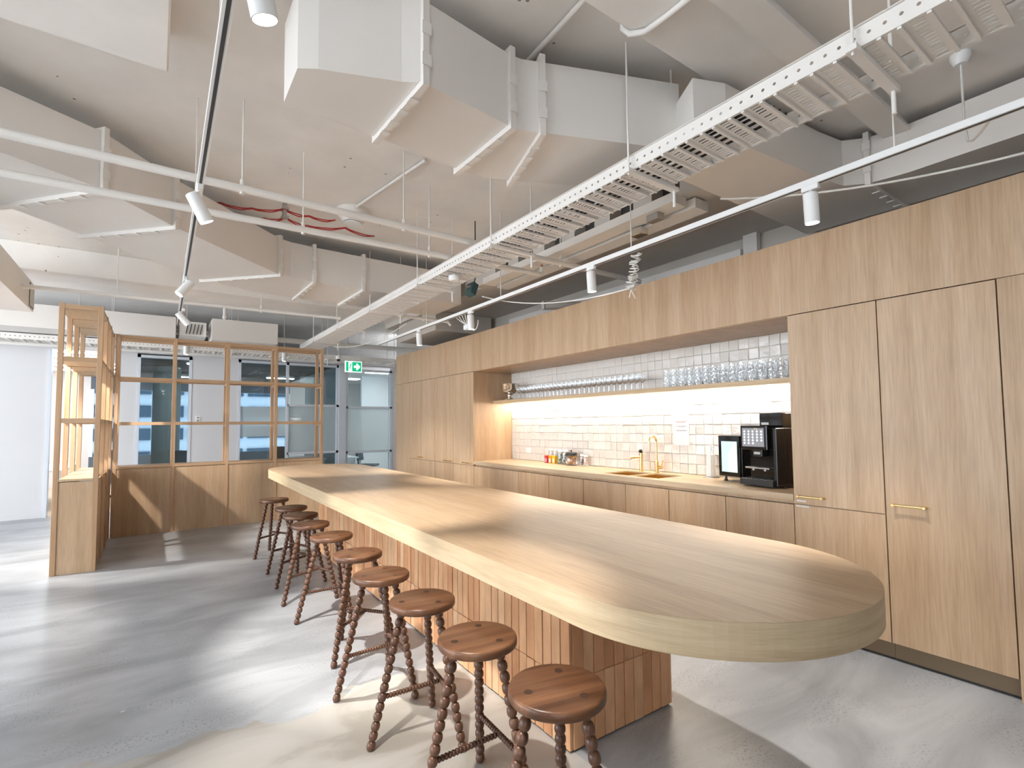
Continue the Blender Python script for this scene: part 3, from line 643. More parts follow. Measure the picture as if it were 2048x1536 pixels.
for row in (0,1):
    for i in range(nl):
        y = BY0+(i+0.5)*pl
        put_brick(BX0,y,-PI/2,row); cnt += 1
    ne = int(round((BX1-BX0-0.036)/bw_)); pe = (BX1-BX0-0.036)/ne
    for i in range(ne): put_brick(BX0+0.018+(i+0.5)*pe,BY0,0,row); cnt += 1
    for i in range(nl):
        if cnt >= 300: break
        put_brick(BX1,BY0+(i+0.5)*pl,PI/2,row); cnt += 1
g = G()
for row in (0,1):
    z0,z1 = (0.010,0.318) if row == 0 else (0.320,0.776)
    for i in range(ne): g.cbox(BX0+0.018+i*pe+0.0012,BX0+0.018+(i+1)*pe-0.0012,BY1-0.018,BY1,z0,z1,0.0016)
    if row == 1:
        k0 = max(0,cnt-0)
        for i in range(nl): pass
o = g.build('brick_end_face','brick',bar_,False,True); o['kind'] = 'stuff'

# ------------------------------------------------------------------ bar stools
def bead_profile(nb, L_, rmax, rmin, end=True):
    pr = [(0.0,0.0)]; p = L_/nb
    for i in range(nb):
        for j in range(8):
            t = j/8; r_ = rmin+(rmax-rmin)*math.sqrt(max(0,math.sin(PI*t)))
            pr.append((r_, (i+t)*p))
    pr += [(rmin,L_),(0.0,L_)]
    return pr
ZS = 0.65
def leg_pt(a, z): r_ = 0.250+(0.100-0.250)*z/0.615; return Vector((r_*math.cos(a),r_*math.sin(a),z))
def lathe_mesh(name, prof, m, n=14): return G().lathe(prof,n=n).mesh(name,m,True)
leg_len = (leg_pt(0,0.617)-leg_pt(0,0.0)).length
LEGM = lathe_mesh('leg', bead_profile(15,leg_len,0.0205,0.0095), 'walnut_turned')
def place_axis(o, p0, p1):
    d = (Vector(p1)-Vector(p0)).normalized(); o.location = p0; o.rotation_euler = Vector((0,0,1)).rotation_difference(d).to_euler()
def stool_proto():
    t = thing('bar_stool','x','stool')
    sp = [(0.0,0.613),(0.150,0.613),(0.157,0.617),(0.160,0.622),(0.160,0.641),(0.157,0.647),(0.151,0.650),(0.0,0.650)]
    L(G().lathe(sp,n=56),'seat','walnut_seat',t,True)
    A = [0, 2*PI/3, -2*PI/3]
    for a in A:
        o = link('leg',LEGM,t,local=True); place_axis(o, leg_pt(a,0.0), leg_pt(a,0.617))
        o = L(G().lathe([(0.0,0.0),(0.0145,0.0),(0.0145,0.0006),(0.0,0.0008)],(0.102*math.cos(a),0.102*math.sin(a),0.650),n=16),'leg_plug','walnut_plug',t)
    p1, p2 = leg_pt(A[1],0.235), leg_pt(A[2],0.235); d = (p2-p1); ln = d.length-0.036
    o = link('stretcher',lathe_mesh('stretcher',bead_profile(18,ln,0.0125,0.0065),'walnut_turned',12),t,local=True); place_axis(o,p1+d.normalized()*0.018,p2)
    mid = (p1+p2)/2; p0 = leg_pt(0,0.225); d = mid-p0; ln = d.length-0.030
    o = link('stretcher',lathe_mesh('stretcher',bead_profile(17,ln,0.0125,0.0065),'walnut_turned',12),t,local=True); place_axis(o,p0+d.normalized()*0.018,mid)
    return t
stp = stool_proto()
STOOLS = [(1.088,1.318,167),(1.084,1.812,177),(1.096,2.358,173),(1.090,2.900,178),(1.137,3.462,-142),(1.158,4.160,172),(1.142,4.765,-158),(1.182,5.310,-156),(1.207,5.850,-162),(1.176,6.626,-150)]
SLAB = ['walnut bar stool nearest the camera, cut off by the bottom edge','second walnut bar stool from the camera','third walnut bar stool from the camera, feet all in view','fourth walnut bar stool from the camera, lit orange seat',
        'fifth walnut bar stool from the camera, brightest seat','sixth walnut bar stool from the camera','seventh walnut bar stool from the camera','third walnut bar stool from the far end of the row','walnut bar stool second from the far end of the row','farthest walnut bar stool, at the end of the row']
for i,(x,y,a) in enumerate(STOOLS):
    o = stp if i == 0 else copy_tree(stp)
    o.location = (x,y,0.0); o.rotation_euler = (0,0,math.radians(a)); o['label'] = SLAB[i]; o['group'] = 'walnut bar stools along the island'

# ------------------------------------------------------------------ timber shelving and partition
P_ = 0.046
def post(par,x,y,z1=2.82): G().cbox(x-P_/2,x+P_/2,y-P_/2,y+P_/2,0,z1,0.002).build('post','timber_post',par)
su = thing('shelving_unit','tall open timber shelving unit standing end-on at the left','shelving',(-0.655,8.0,0))
ys = [7.065,7.70,8.34,8.98]; xl,xr = -0.815,-0.495
for y in ys:
    post(su,xl,y); post(su,xr,y)
    for z,hh in ((2.80,0.05),(2.245,0.05),(1.595,0.05)): G().cbox(xl+P_/2,xr-P_/2,y-0.020,y+0.020,z-hh/2-0.01,z+hh/2-0.01,0.001).build('rail','timber_rail_x',su)
for z in (2.785,2.235,1.585):
    G().cbox(xl-0.018,xr+0.018,ys[0]+0.022,ys[-1]-0.022,z-0.018,z+0.018,0.001).build('shelf_board','oak_shelf_board',su)
for z in (0.955,):
    G().cbox(xl+P_/2-0.002 if z<1 else xl-0.0+0.024,xr-0.024,ys[0]-0.02,ys[-1]+0.02,z-0.002,z+0.020,0.001).build('shelf_board','oak_shelf_board',su)
G().box(xl+0.024,xr-0.024,ys[0]-0.012,ys[0]+0.004,0.0,0.945).build('end_panel','oak_panel',su)
for a,b_ in zip(ys[:-1],ys[1:]):
    for x in (xl,xr): G().box(x-0.008,x+0.008,a+P_/2,b_-P_/2,0.0,0.95).build('side_panel','oak_panel',su)
pt = thing('partition_frame','open timber grid partition with oak lower panels behind the bar','partition',(0.95,9.15,0))
xs = [-0.44,0.232,0.917,1.602,2.318]; yf,yr = 9.0,9.33
for x in xs: post(pt,x,yf); post(pt,x,yr)
for y in (yf,yr):
    for a,b_ in zip(xs[:-1],xs[1:]):
        for z in (2.79,2.20,1.565):
            G().cbox(a+P_/2,b_-P_/2,y-0.018,y+0.018,z-0.022,z+0.022,0.001).build('rail','timber_rail_x',pt)
for x in xs[1:]:
    for z in (2.79,2.17,1.53): G().cbox(x-0.018,x+0.018,yf+P_/2,yr-P_/2,z-0.02,z+0.02,0.001).build('cross_rail','timber_rail_y',pt)
for a,b_ in zip(xs[:-1],xs[1:]):
    G().cbox(a+P_/2,b_-P_/2,yf-0.021,yr+0.02,0.935,0.968,0.001).build('ledge','timber_rail_x',pt)
    G().box(a+P_/2,b_-P_/2,yf-0.008,yf+0.008,0.0,0.930).build('lower_panel','oak_panel',pt)
    G().box(a+P_/2,b_-P_/2,yr-0.008,yr+0.008,0.0,0.930).build('lower_panel','oak_panel',pt)
# ------------------------------------------------------------------ ceiling services
def duct(name, label, st, zb, zt, flanges=(), k=1.0):
    st = [(tuple(c*k for c in a),tuple(c*k for c in b_)) for a,b_ in st]; zb = 1.5+(zb-1.5)*k; zt = 1.5+(zt-1.5)*k     # same shape hung k times farther out
    t = thing(name,label,'duct',(*st[0][0],zb))
    for i in range(len(st)-1):
        (n0,f0),(n1,f1) = st[i],st[i+1]
        q = lambda a,b: [(a[0],a[1],zb),(b[0],b[1],zb),(b[0],b[1],zt),(a[0],a[1],zt)]
        G().hexa(q(n0,f0),q(n1,f1)).build('duct_section','duct_paint',t)
    for i in flanges:
        n_,f_ = Vector((*st[i][0],0)),Vector((*st[i][1],0)); d = (f_-n_).normalized(); e = 0.03
        a,b_ = n_-d*0.0,f_+d*0.0
        g = G(); g.bar(a+Vector((0,0,zb-e/2)),b_+Vector((0,0,zb-e/2)),0.035,e); g.bar(a+Vector((0,0,zt+e/2)),b_+Vector((0,0,zt+e/2)),0.035,e)
        u = d.cross(Vector((0,0,1)))
        for p in (n_-d*e/2,f_+d*e/2): g.bar(p+Vector((0,0,zb-e)),p+Vector((0,0,zt+e)),0.035,e,tuple(d))
        fl = g.build('flange','duct_paint',t)
        L_ = (f_-n_).length
        for k_ in range(1,5): G().bar(n_+d*(L_*k_/5-0.02)+Vector((0,0,zb-e-0.004)),n_+d*(L_*k_/5+0.02)+Vector((0,0,zb-e-0.004)),0.05,0.006).build('flange_clip','service_white',fl)
        for z in (zb+0.1,zb+0.26): G().bar(n_-d*(e+0.004)+Vector((0,0,z-0.03)),n_-d*(e+0.004)+Vector((0,0,z+0.03)),0.05,0.006,tuple(d)).build('flange_clip','service_white',fl)
    return t
big = [((0.50,2.42),(0.50,2.72)),((0.58,2.37),(0.57,2.74)),((0.93,2.235),(0.90,2.76)),((1.02,2.18),(1.00,2.76)),((1.57,2.24),(1.56,2.82)),((1.64,2.235),(1.72,2.83)),((1.75,2.19),(1.93,2.76)),((2.14,2.03),(2.36,2.55)),((2.56,1.86),(2.78,2.34))]
duct('air_duct','large white air duct bending across the ceiling above the bar',big,3.15,3.565,(3,4,6),1.03)
duct('air_duct','white duct crossing behind the cable tray and turning along the oak bulkhead',[((2.50,1.72),(2.76,2.16)),((2.70,1.64),(2.86,2.12)),((3.70,1.56),(3.70,2.12)),((3.95,1.52),(4.70,2.12)),((4.06,1.40),(4.72,1.40)),((4.10,1.18),(4.72,1.18)),((4.10,-1.8),(4.72,-1.8))],3.17,3.50,(4,))
left = [((-2.4,3.10),(-2.75,4.0)),((-0.78,3.90),(-1.35,4.60)),((-0.31,4.17),(-0.89,4.86)),((0.09,4.66),(-0.50,5.27)),((1.00,5.56),(0.38,6.21)),((1.12,5.61),(0.85,6.42)),((1.36,5.64),(1.34,6.50)),((1.90,5.66),(1.88,6.50)),((3.18,5.68),(3.18,6.51))]
duct('air_duct','long white duct zigzagging from the left edge under the ceiling',left,3.05,3.425,(2,3,4,6,7),1.085)
# boxed duct with end grille at the left edge
gd = duct('air_duct','short white duct with a grille at its end above the left wall',[((-1.24,4.9),(-1.9,4.9)),((-1.24,8.45),(-1.9,8.45))],2.93,3.27,())
for i in range(7): G().box(-1.236,-1.228,8.20+i*0.033,8.212+i*0.033,2.97,3.23).build('grille_slat','service_white',gd)
pass; G().box(-1.24,-1.236,8.18,8.44,2.96,3.24).build('grille_back','dark_slot',gd)
duct('air_duct','low white duct in the background above the timber partition',[((-2.2,9.9),(-2.2,10.5)),((0.25,9.9),(0.25,10.5))],2.96,3.30,())
duct('air_duct','low tapered white duct above the right half of the partition',[((0.75,9.8),(0.75,10.5)),((1.75,9.75),(1.75,10.4))],2.96,3.32,())
fu = thing('fan_unit','small white fan unit between the background ducts','fan unit',(0.5,10.0,3.0))
G().cbox(0.30,0.68,9.95,10.4,3.02,3.26,0.005).build('housing','service_white',fu)
for k in range(5): G().bar((0.39+k*0.05,9.945,3.05),(0.42+k*0.05,9.945,3.22),0.012,0.02,(0,1,0)).build('vent_slot','dark_slot',fu)

# perforated cable trays
TW = 0.34
def rail_mesh(L_, pitch=0.0535, H=0.085, r_=0.0075):
    g = G(); n = int(L_/pitch)
    for i in range(n):
        y0 = i*pitch; cy = y0+pitch/2; cz = H*0.5; vs = []; oct_ = []
        corners = [(y0+pitch,cz),(y0+pitch,H),(cy,H),(y0,H),(y0,cz),(y0,0),(cy,0),(y0+pitch,0)]
        for k in range(8): vs.append((0,corners[k][0],corners[k][1]))
        for k in range(8): vs.append((0,cy+r_*math.cos(k*PI/4),cz+r_*math.sin(k*PI/4)))
        g.add(vs,[(k,(k+1)%8,8+(k+1)%8,8+k) for k in range(8)])
    g.box(-0.012,0.0,0,n*pitch,H-0.003,H).box(-0.004,0.008,0,n*pitch,-0.003,0)
    return g.mesh('side_rail','service_white')
def rung_mesh(slots):
    g = G(); wd = 0.105; n = 27; c = TW/n
    for (a,b_) in ((0.0,0.030),(0.070,wd)): g.box(0,TW,a,b_,0,0.003)
    for i in range(n):
        if slots and i%2 == 1: continue
        g.box(i*c,(i+1)*c,0.030,0.070,0,0.003)
    g.box(0,TW,0.0,0.014,-0.012,0.003).box(0,TW,wd-0.014,wd,-0.012,0.003)
    return g.mesh('rung','service_white')
RUNG = [rung_mesh(True),rung_mesh(True)]
def cable_tray(label, origin, rz_, L_, hang, zc=ZC):
    t = thing('cable_tray',label,'cable tray',origin,rz_)
    rm = rail_mesh(L_)
    o = link('side_rail',rm,t,local=True); o = link('side_rail',rm,t,local=True); o.location = (TW,0,0); o.scale = (-1,1,1)
    for i in range(int(L_/0.157)):
        o = link('rung',RUNG[i%2],t,local=True); o.location = (0,i*0.157+0.03,0.0)
    for y in hang:
        L(G().box(-0.05,TW+0.07,y-0.02,y+0.02,-0.028,-0.004),'hanger_channel','service_white',t)
        L(G().tube([(-0.03,y,-0.04),(-0.03,y,zc-origin[2])],0.006,8),'hanger_rod','service_white',t)
        L(G().tube([(TW+0.045,y,-0.13),(TW+0.045,y,0.02)],0.009,8).tube([(TW+0.045,y,0.02),(TW+0.045,y,zc-origin[2])],0.006,8),'hanger_rod','service_white',t)
    return t
cable_tray('long white perforated cable tray running over the bar',(2.25,-1.2,2.985),0.0,11.6,(2.0,3.17,4.66,6.1,7.55,9.0,10.4))
cable_tray('white perforated cable tray crossing the background above the glazing',(-3.2,10.85,2.86),-PI/2,8.0,(0.9,2.6,4.3,6.0,7.4))
# dark cables lying in the near part of the tray
g = G()
for k in range(5):
    x = 2.30+0.05*k; g.tube([(x+0.012*math.sin(y*2.1+k),y,3.001+0.004*k) for y in [1.2+0.4*i for i in range(22)]],0.007,6)
tag(g.build('data_cables','black_matt',None,True),'dark data cables lying inside the long cable tray','cables')

def pipe(name, label, pts, r_, cat='pipe', m='service_white', drops=(), zc=ZC, group=None):
    t = thing(name,label,cat,pts[0])
    G().tube(pts,r_,12).build('tube',m,t,True)
    for p in drops: G().tube([p,(p[0],p[1],zc)],0.006,6).tube([(p[0],p[1],p[2]-r_-0.012),(p[0],p[1],p[2]+0.06)],0.014,8).build('hanger','service_white',t,True)
    return t
pipe('sprinkler_pipe','upper of two white sprinkler pipes crossing the room',[(-4,3.80,3.12),(4.5,3.86,3.12)],0.027,drops=((0.45,3.83,3.12),(1.62,3.84,3.12),(3.3,3.85,3.12)))
sp2_ = pipe('sprinkler_pipe','lower of two white sprinkler pipes, ending in a red sprinkler',[(-4,4.50,3.10),(0.2,4.34,3.10),(3.30,4.21,3.10)],0.027,drops=((0.95,4.31,3.10),(2.05,4.26,3.10)))
G().tube([(3.30,4.21,3.10),(3.34,4.21,3.11),(3.345,4.21,3.14),(3.345,4.21,3.18)],0.024,10).build('elbow','service_white',sp2_,True)
G().lathe([(0.012,0.0),(0.008,0.02),(0.012,0.03),(0.022,0.045),(0.0,0.047)],(3.345,4.21,3.18),n=12).build('sprinkler_head','sprinkler_red',sp2_,True)
sp3_ = pipe('sprinkler_pipe','white pipe in the background crossing below the left duct',[(-3,7.65,3.06),(-1.1,7.72,3.09),(2.2,7.55,3.09)],0.025,drops=((-0.4,7.69,3.09),(1.15,7.6,3.09)))
G().tube([(0.72,7.63,3.09),(0.72,7.63,2.97)],0.016,8).lathe([(0.02,0.0),(0.028,-0.03),(0.0,-0.06)],(0.72,7.63,2.97),n=10).build('drop_nozzle','service_white',sp3_,True)
pipe('sprinkler_pipe','white branch pipe right of the cable tray near the track end',[(2.75,6.75,3.05),(3.55,6.75,3.05),(3.60,6.75,3.0)],0.022,drops=((3.15,6.75,3.05),))
pipe('service_pipe','fat white pipe above the background cable tray',[(-3.2,10.35,3.12),(4.7,10.45,3.16)],0.05,drops=((-1.0,10.37,3.12),(1.2,10.4,3.14),(3.2,10.43,3.15)))
pipe('service_pipe','white conduit along the head of the back wall glazing',[(-3.2,11.66,2.92),(4.7,11.66,2.95)],0.03)
pipe('conduit','white conduit running diagonally on the ceiling beside the big duct',[(1.79,1.80,3.73),(1.82,2.39,3.73),(1.83,3.2,3.73)],0.016,'conduit')
pipe('conduit','white conduit on the ceiling leading to the round speaker',[(1.81,3.83,3.73),(1.62,5.1,3.73)],0.014,'conduit')
pipe('conduit','bent white conduit looping under the near ceiling beam',[(1.97,1.765,3.73),(1.97,1.765,3.58),(1.99,1.74,3.545),(2.04,1.68,3.54),(2.05,1.55,3.54),(2.05,0.6,3.54)],0.016,'conduit')
st_ = thing('steel_strut','pale blue grey strut fixed under the near ceiling beam','strut',(3.2,1.3,3.45))
G().box(1.9,4.35,1.20,1.27,3.47,3.56).box(1.9,4.35,1.16,1.31,3.455,3.472).build('channel','service_white',st_)
G().box(4.27,4.36,1.14,1.33,3.42,3.47).build('end_bracket','service_white',st_)
# hanging cable with ceiling rose on the right
rc = thing('ceiling_rose','white ceiling rose with cable dropping to the right track','ceiling rose',(3.66,0.79,3.5))
G().lathe([(0.05,0.0),(0.05,-0.02),(0.03,-0.06),(0.0,-0.06)],(3.66,0.79,3.56),n=16).build('rose','white_plastic',rc,True)
G().tube([(3.66,0.79,3.5),(3.66,0.79,3.15)]+[(3.66-0.70*t,0.79-0.25*t,3.15-0.31*(t**0.4)) for t in (0.1,0.3,0.6,0.85,1.0)],0.006,6).build('cable','white_cable',rc,True)
# paired red cables on the ceiling
for k,(lb,dz,pts) in enumerate((('pair of red fire cables strung along the ceiling, upper run',0,[(0.30,5.56,3.67),(0.47,5.54,3.66),(0.74,5.51,3.66),(1.01,5.40,3.68),(1.25,5.39,3.66),(1.50,5.35,3.66)]),
                               ('pair of red fire cables strung along the ceiling, lower run',0,[(0.50,5.60,3.62),(0.64,5.58,3.60),(0.86,5.55,3.60),(1.04,5.46,3.62),(1.26,5.51,3.60),(1.61,5.37,3.61),(1.94,5.41,3.60)]))):
    t = thing('red_cables',lb,'cables',pts[0])
    for j in (0,1):
        fine = []
        for a,b_ in zip(pts[:-1],pts[1:]):
            for q in range(6): fine.append(Vector(a).lerp(Vector(b_),q/6)+Vector((0,0.018*j+0.006*math.sin(q*1.7+j),-0.02*math.sin(PI*q/6)*(1+0.5*j))))
        fine.append(Vector(pts[-1])); G().tube(fine,0.006,6).build('cable','red_cable',t,True)
rj = thing('cable_clip','metal clip holding both red cable runs to the ceiling','clip',(1.02,5.42,3.6))
G().box(1.005,1.035,5.40,5.47,3.60,3.75).box(0.99,1.05,5.38,5.48,3.675,3.695).box(0.995,1.06,5.42,5.49,3.605,3.625).build('bracket','steel_grey',rj)
spk = thing('ceiling_speaker','round white speaker on the ceiling beside the red cables','speaker',(1.64,5.22,3.6))
G().lathe([(0.16,0.0),(0.16,-0.05),(0.10,-0.13),(0.0,-0.14)],(1.64,5.22,ZC),n=28).build('cone','service_white',spk,True)
G().lathe([(0.09,-0.138),(0.085,-0.146),(0.0,-0.148)],(1.64,5.22,ZC),n=24).build('grille','white_plastic',spk,True)
det = thing('smoke_detector','white smoke detector hanging under the long cable tray','detector',(2.36,4.35,2.9))
G().lathe([(0.055,0.0),(0.058,-0.03),(0.045,-0.05),(0.0,-0.052)],(2.36,4.35,2.956),n=24).build('body','white_plastic',det,True)
G().tube([(2.36,4.35,2.956),(2.36,4.35,2.98)],0.02,10).build('mount','white_plastic',det,True)
# trunking / light channels above the cupboards
tr = thing('light_trunking','pair of long white metal channels hung above the cupboard wall','trunking',(3.4,3.5,3.3))
G().box(3.215,3.385,2.42,5.20,3.205,3.278).build('channel','service_white',tr); G().box(3.42,3.585,2.36,5.20,3.190,3.268).build('channel','service_white',tr)
G().cbox(3.36,3.46,2.86,2.98,3.13,3.195,0.006).build('clamp','chrome',tr); G().cbox(3.26,3.34,2.60,2.72,3.15,3.205,0.004).build('clamp','steel_grey',tr)
for y in (3.2,4.2,5.0): G().box(3.46,3.50,y,y+0.04,3.268,3.34).build('hanger','service_white',tr)
vb = thing('ceiling_void_edge','grey concrete edge with openings painted dark behind the cable tray','bulkhead',(3.45,3.8,3.28))
G().box(3.56,4.78,2.25,9.3,3.34,ZC).build('soffit_box','bulkhead_grey',vb)
G().box(3.35,3.56,2.25,5.6,3.28,3.353).build('edge_strip','bulkhead_grey',vb)
for i in range(7): G().box(3.35,3.55,2.25+i*0.48,2.45+i*0.48,3.353,ZC).build('pier','bulkhead_grey',vb)
for i in range(6): G().box(3.50,3.55,2.45+i*0.48,2.73+i*0.48,3.353,ZC).build('opening_shade_plate','dark_void',vb)  # near-black plates: shade inside the openings put in as colour
wg = thing('wall_frame','white steel frame on the grey wall above the cupboards','frame',(4.7,3.2,3.0))
G().box(4.70,4.77,2.75,6.8,3.14,3.22).box(4.70,4.77,2.58,2.72,3.10,3.34).build('rail','service_white',wg)
be = pipe('service_pipe','capped grey pipe end resting above the cupboards',[(4.05,5.05,3.02),(4.3,4.9,3.03),(4.7,4.85,3.05)],0.055,m='bulkhead_grey')
G().lathe([(0.0,0.0),(0.06,0.0),(0.06,0.02),(0.0,0.02)],(4.04,5.055,3.02),(-0.85,0.5,0),16).build('end_cap','service_white',be,True)
dbx = thing('air_duct','grey boxed duct above the far cupboards','duct',(4.0,7.0,2.95)); G().cbox(3.62,4.68,7.3,8.8,3.02,3.335,0.006).build('duct_section','bulkhead_grey',dbx)

# ------------------------------------------------------------------ tracks and spotlights
def track(label, x0, y0, x1, y1, z, drops):
    t = thing('lighting_track',label,'track',(x0,y0,z))
    G().bar((x0,y0,z),(x1,y1,z),0.036,0.034).build('rail','lamp_white',t)
    G().bar((x0,y0,z-0.0172),(x1,y1,z-0.0172),0.014,0.002).build('slot','dark_slot',t)
    for y in drops:
        f = (y-y0)/(y1-y0); x = x0+(x1-x0)*f
        G().tube([(x,y,z+0.015),(x,y,ZC)],0.004,6).build('suspension','service_white',t)
    return t
track('right lighting track between the bar and the cupboards',2.94,-1.5,2.94,8.0,2.825,(0.9,2.6,4.4,6.2,7.7))
track('left lighting track above the stools',0.135,-1.5,0.235,8.3,2.92,(0.6,2.2,4.0,5.8,7.6))
track('outer lighting track near the left wall',-1.75,1.5,-1.66,8.6,2.92,(2.0,4.5,7.5))
def spotlight(label, x, y, z, d, watts=SPOT_W, size=62, blend=0.55, ztrack=2.82, rod=False):
    d = Vector(d).normalized(); t = thing('track_spotlight',label,'spotlight',(x,y,z),0,'white cylinder spotlights on the tracks')
    c = Vector((x,y,z)); a = c-d*0.085; e = c+d*0.085
    G().lathe([(0.0,0.0),(0.030,0.0),(0.038,0.006),(0.038,0.170),(0.0345,0.170),(0.0345,0.150),(0.0,0.150)],a,d,26).build('body','lamp_white',t,True)
    G().lathe([(0.0,0.152),(0.034,0.152),(0.034,0.158),(0.0,0.160)],a,d,24).build('lens','lamp_lens',t,True)
    G().tube([a+d*0.02,(x,y,ztrack-0.03)] if abs(d.z)>0.98 else [c-d*0.03,c-d*0.03+Vector((0,0,0.05)),(x,y,ztrack-0.03)],0.008,8).build('arm','lamp_white',t,True)
    G().cbox(x-0.016,x+0.016,y-0.045,y+0.045,ztrack-0.045,ztrack-0.012,0.003).build('adapter','lamp_white',t)
    if rod: G().tube([(x,y,ztrack-0.02),(x,y,ZC)],0.006,8).build('suspension_rod','service_white',t)
    ld = bpy.data.lights.new('spot_light','SPOT'); ld.energy = watts; ld.color = SPOT_COL; ld.spot_size = math.radians(size); ld.spot_blend = blend; ld.shadow_soft_size = 0.03
    lo = bpy.data.objects.new('spot_light',ld); COL.objects.link(lo); lo.parent = t; lo.matrix_parent_inverse = wm(t).inverted()
    lo.location = e+d*0.006; lo.rotation_euler = Vector((0,0,-1)).rotation_difference(d).to_euler()
    return t
for y,lb in ((1.296,'nearest spotlight on the right track, large at upper right'),(3.04,'second spotlight on the right track above the niche'),(5.026,'third spotlight on the right track beside loose cables'),(6.427,'farthest spotlight on the right track')):
    spotlight(lb,2.94,y,2.682,(0.06,0.0,-1),SPOT_W*0.8,ztrack=2.825,size=60,blend=0.8)
spotlight('spotlight on the left track at the top edge, glaring',0.22,1.60,2.79,(0.24,0.12,-0.95),SPOT_W*1.2,ztrack=2.92,size=52,blend=0.5)
spotlight('largest fully visible spotlight on the left track, tilted towards the stools',0.185,3.42,2.775,(0.46,0.10,-0.88),SPOT_W*1.9,ztrack=2.92,size=58,blend=0.5)
spotlight('spotlight on the left track turned to the left',0.205,5.60,2.80,(-0.55,-0.15,-0.8),ztrack=2.92,size=60)
spotlight('farthest spotlight on the left track, turned to the right',0.25,7.15,2.79,(0.66,0.12,-0.75),SPOT_W*1.3,ztrack=2.92,size=66)
spotlight('spotlight on the outer left track lighting the shelving',-1.69,7.2,2.76,(0.5,0.35,-0.8),SPOT_W*1.6,ztrack=2.92,size=84,blend=0.5)
spotlight('small spotlight hanging in front of the first window',0.42,10.5,2.86,(0,0,-1),25,ztrack=3.0,rod=True)
spotlight('small spotlight hanging left of the exit sign',2.0,10.5,2.84,(0,0,-1),25,ztrack=3.0,rod=True)
# loose cables on the right track
cbd = thing('cable_bundle','tied bundle of spare white cable hanging from the right track','cables',(2.95,2.55,2.7))
def coil(name, par, p0, p1, r_, turns, rad, seed):
    rr_ = random.Random(seed); p0,p1 = Vector(p0),Vector(p1); u,v,d = basis(p1-p0); pts = []
    n = turns*10
    for i in range(n+1):
        t = i/n; a = 2*PI*turns*t; k = rad*(0.35+0.65*abs(math.sin(3.2*t+seed))); pts.append(p0.lerp(p1,t)+(u*math.cos(a)+v*math.sin(a))*k*(0.7+0.6*rr_.random()))
    G().tube(pts,r_,6).build(name,'white_cable',par,True)
for s_ in range(3): coil('cable_loop',cbd,(2.97,2.58,2.80),(3.06,2.72,2.56),0.005,5+s_,0.035,s_)
G().tube([(3.06,2.72,2.56),(3.06,2.74,2.50)],0.004,6).tube([(3.06,2.72,2.56),(3.09,2.70,2.49)],0.004,6).build('tie_end','white_cable',cbd,True)
def sag(a, b_, s_, n=14): return [Vector(a).lerp(Vector(b_),i/n)-Vector((0,0,4*s_*(i/n)*(1-i/n))) for i in range(n+1)]
lc = thing('loose_cable','long white cable sagging from the tied bundle to the wall box','cable',(3.0,3.8,2.7)); G().tube(sag((3.05,2.72,2.57),(3.05,4.95,2.98),0.10),0.006,6).build('cable','white_cable',lc,True)
lc = thing('loose_cable','white cables looping around the third spotlight of the right track','cable',(3.0,5.1,2.7))
for k in range(4): G().tube(sag((2.96,5.4-0.07*k,2.80),(2.98,5.12,2.66),0.015+0.01*k,8),0.005,6).build('cable','white_cable',lc,True)
G().tube(arc((2.99,5.03,2.68),0.085,0.2,-PI*1.1,14,(0,-1,0),(0,0,1)),0.005,6).build('cable_loop','white_cable',lc,True); G().cbox(2.95,3.0,5.12,5.22,2.62,2.68,0.006).build('plug','white_plastic',lc)
lc = thing('loose_cable','thin cable drooping from the far tray towards the track end','cable',(3.0,8.0,2.8)); G().tube(sag((2.6,9.3,2.93),(2.95,6.9,2.98),0.12),0.006,6).build('cable','white_cable',lc,True)
lc = thing('loose_cable','white cable sagging along the wall right of the near spotlight','cable',(3.3,1.5,2.9)); G().tube(sag((3.35,2.1,3.14),(3.70,0.55,2.90),0.06),0.007,6).build('cable','white_cable',lc,True)
sb = thing('sensor_box','small dark green sensor box hanging beside the cable tray','sensor',(2.78,4.75,2.95))
G().hexa([(2.74,4.68,2.93),(2.80,4.68,2.90),(2.80,4.82,2.90),(2.74,4.82,2.93)],[(2.78,4.68,3.05),(2.84,4.68,3.02),(2.84,4.82,3.02),(2.78,4.82,3.05)]).build('case','sensor_teal',sb)
G().tube([(2.82,4.75,3.03),(2.84,4.75,3.12),(2.84,4.75,ZC)],0.006,6).build('cable','black_matt',sb,True); G().box(2.745,2.76,4.70,4.80,2.985,3.01).build('label','steel_grey',sb)

# exit sign and dome camera
ex = thing('exit_sign','green and white illuminated exit sign with arrow, hanging near the glazing','exit sign',(3.15,9.9,2.55))
G().cbox(2.985,3.310,9.90,9.935,2.550,2.765,0.004).build('case','exit_white',ex)
G().box(3.000,3.044,9.897,9.900,2.565,2.750).build('green_field','exit_green',ex); G().box(3.118,3.295,9.897,9.900,2.565,2.750).build('green_field','exit_green',ex)
ar = [(3.150,2.633),(3.205,2.633),(3.190,2.600),(3.220,2.590),(3.275,2.658),(3.220,2.725),(3.190,2.715),(3.205,2.682),(3.150,2.682)]
G().add([(x,9.8955,z) for x,z in ar],[tuple(range(9))]).add([(x,9.897,z) for x,z in ar],[tuple(range(9))]).build('arrow','exit_white',ex)
g = G(); g.lathe([(0.0,0.0),(0.011,0.0),(0.0,0.002)],(3.098,9.897,2.722),(0,-1,0),12)
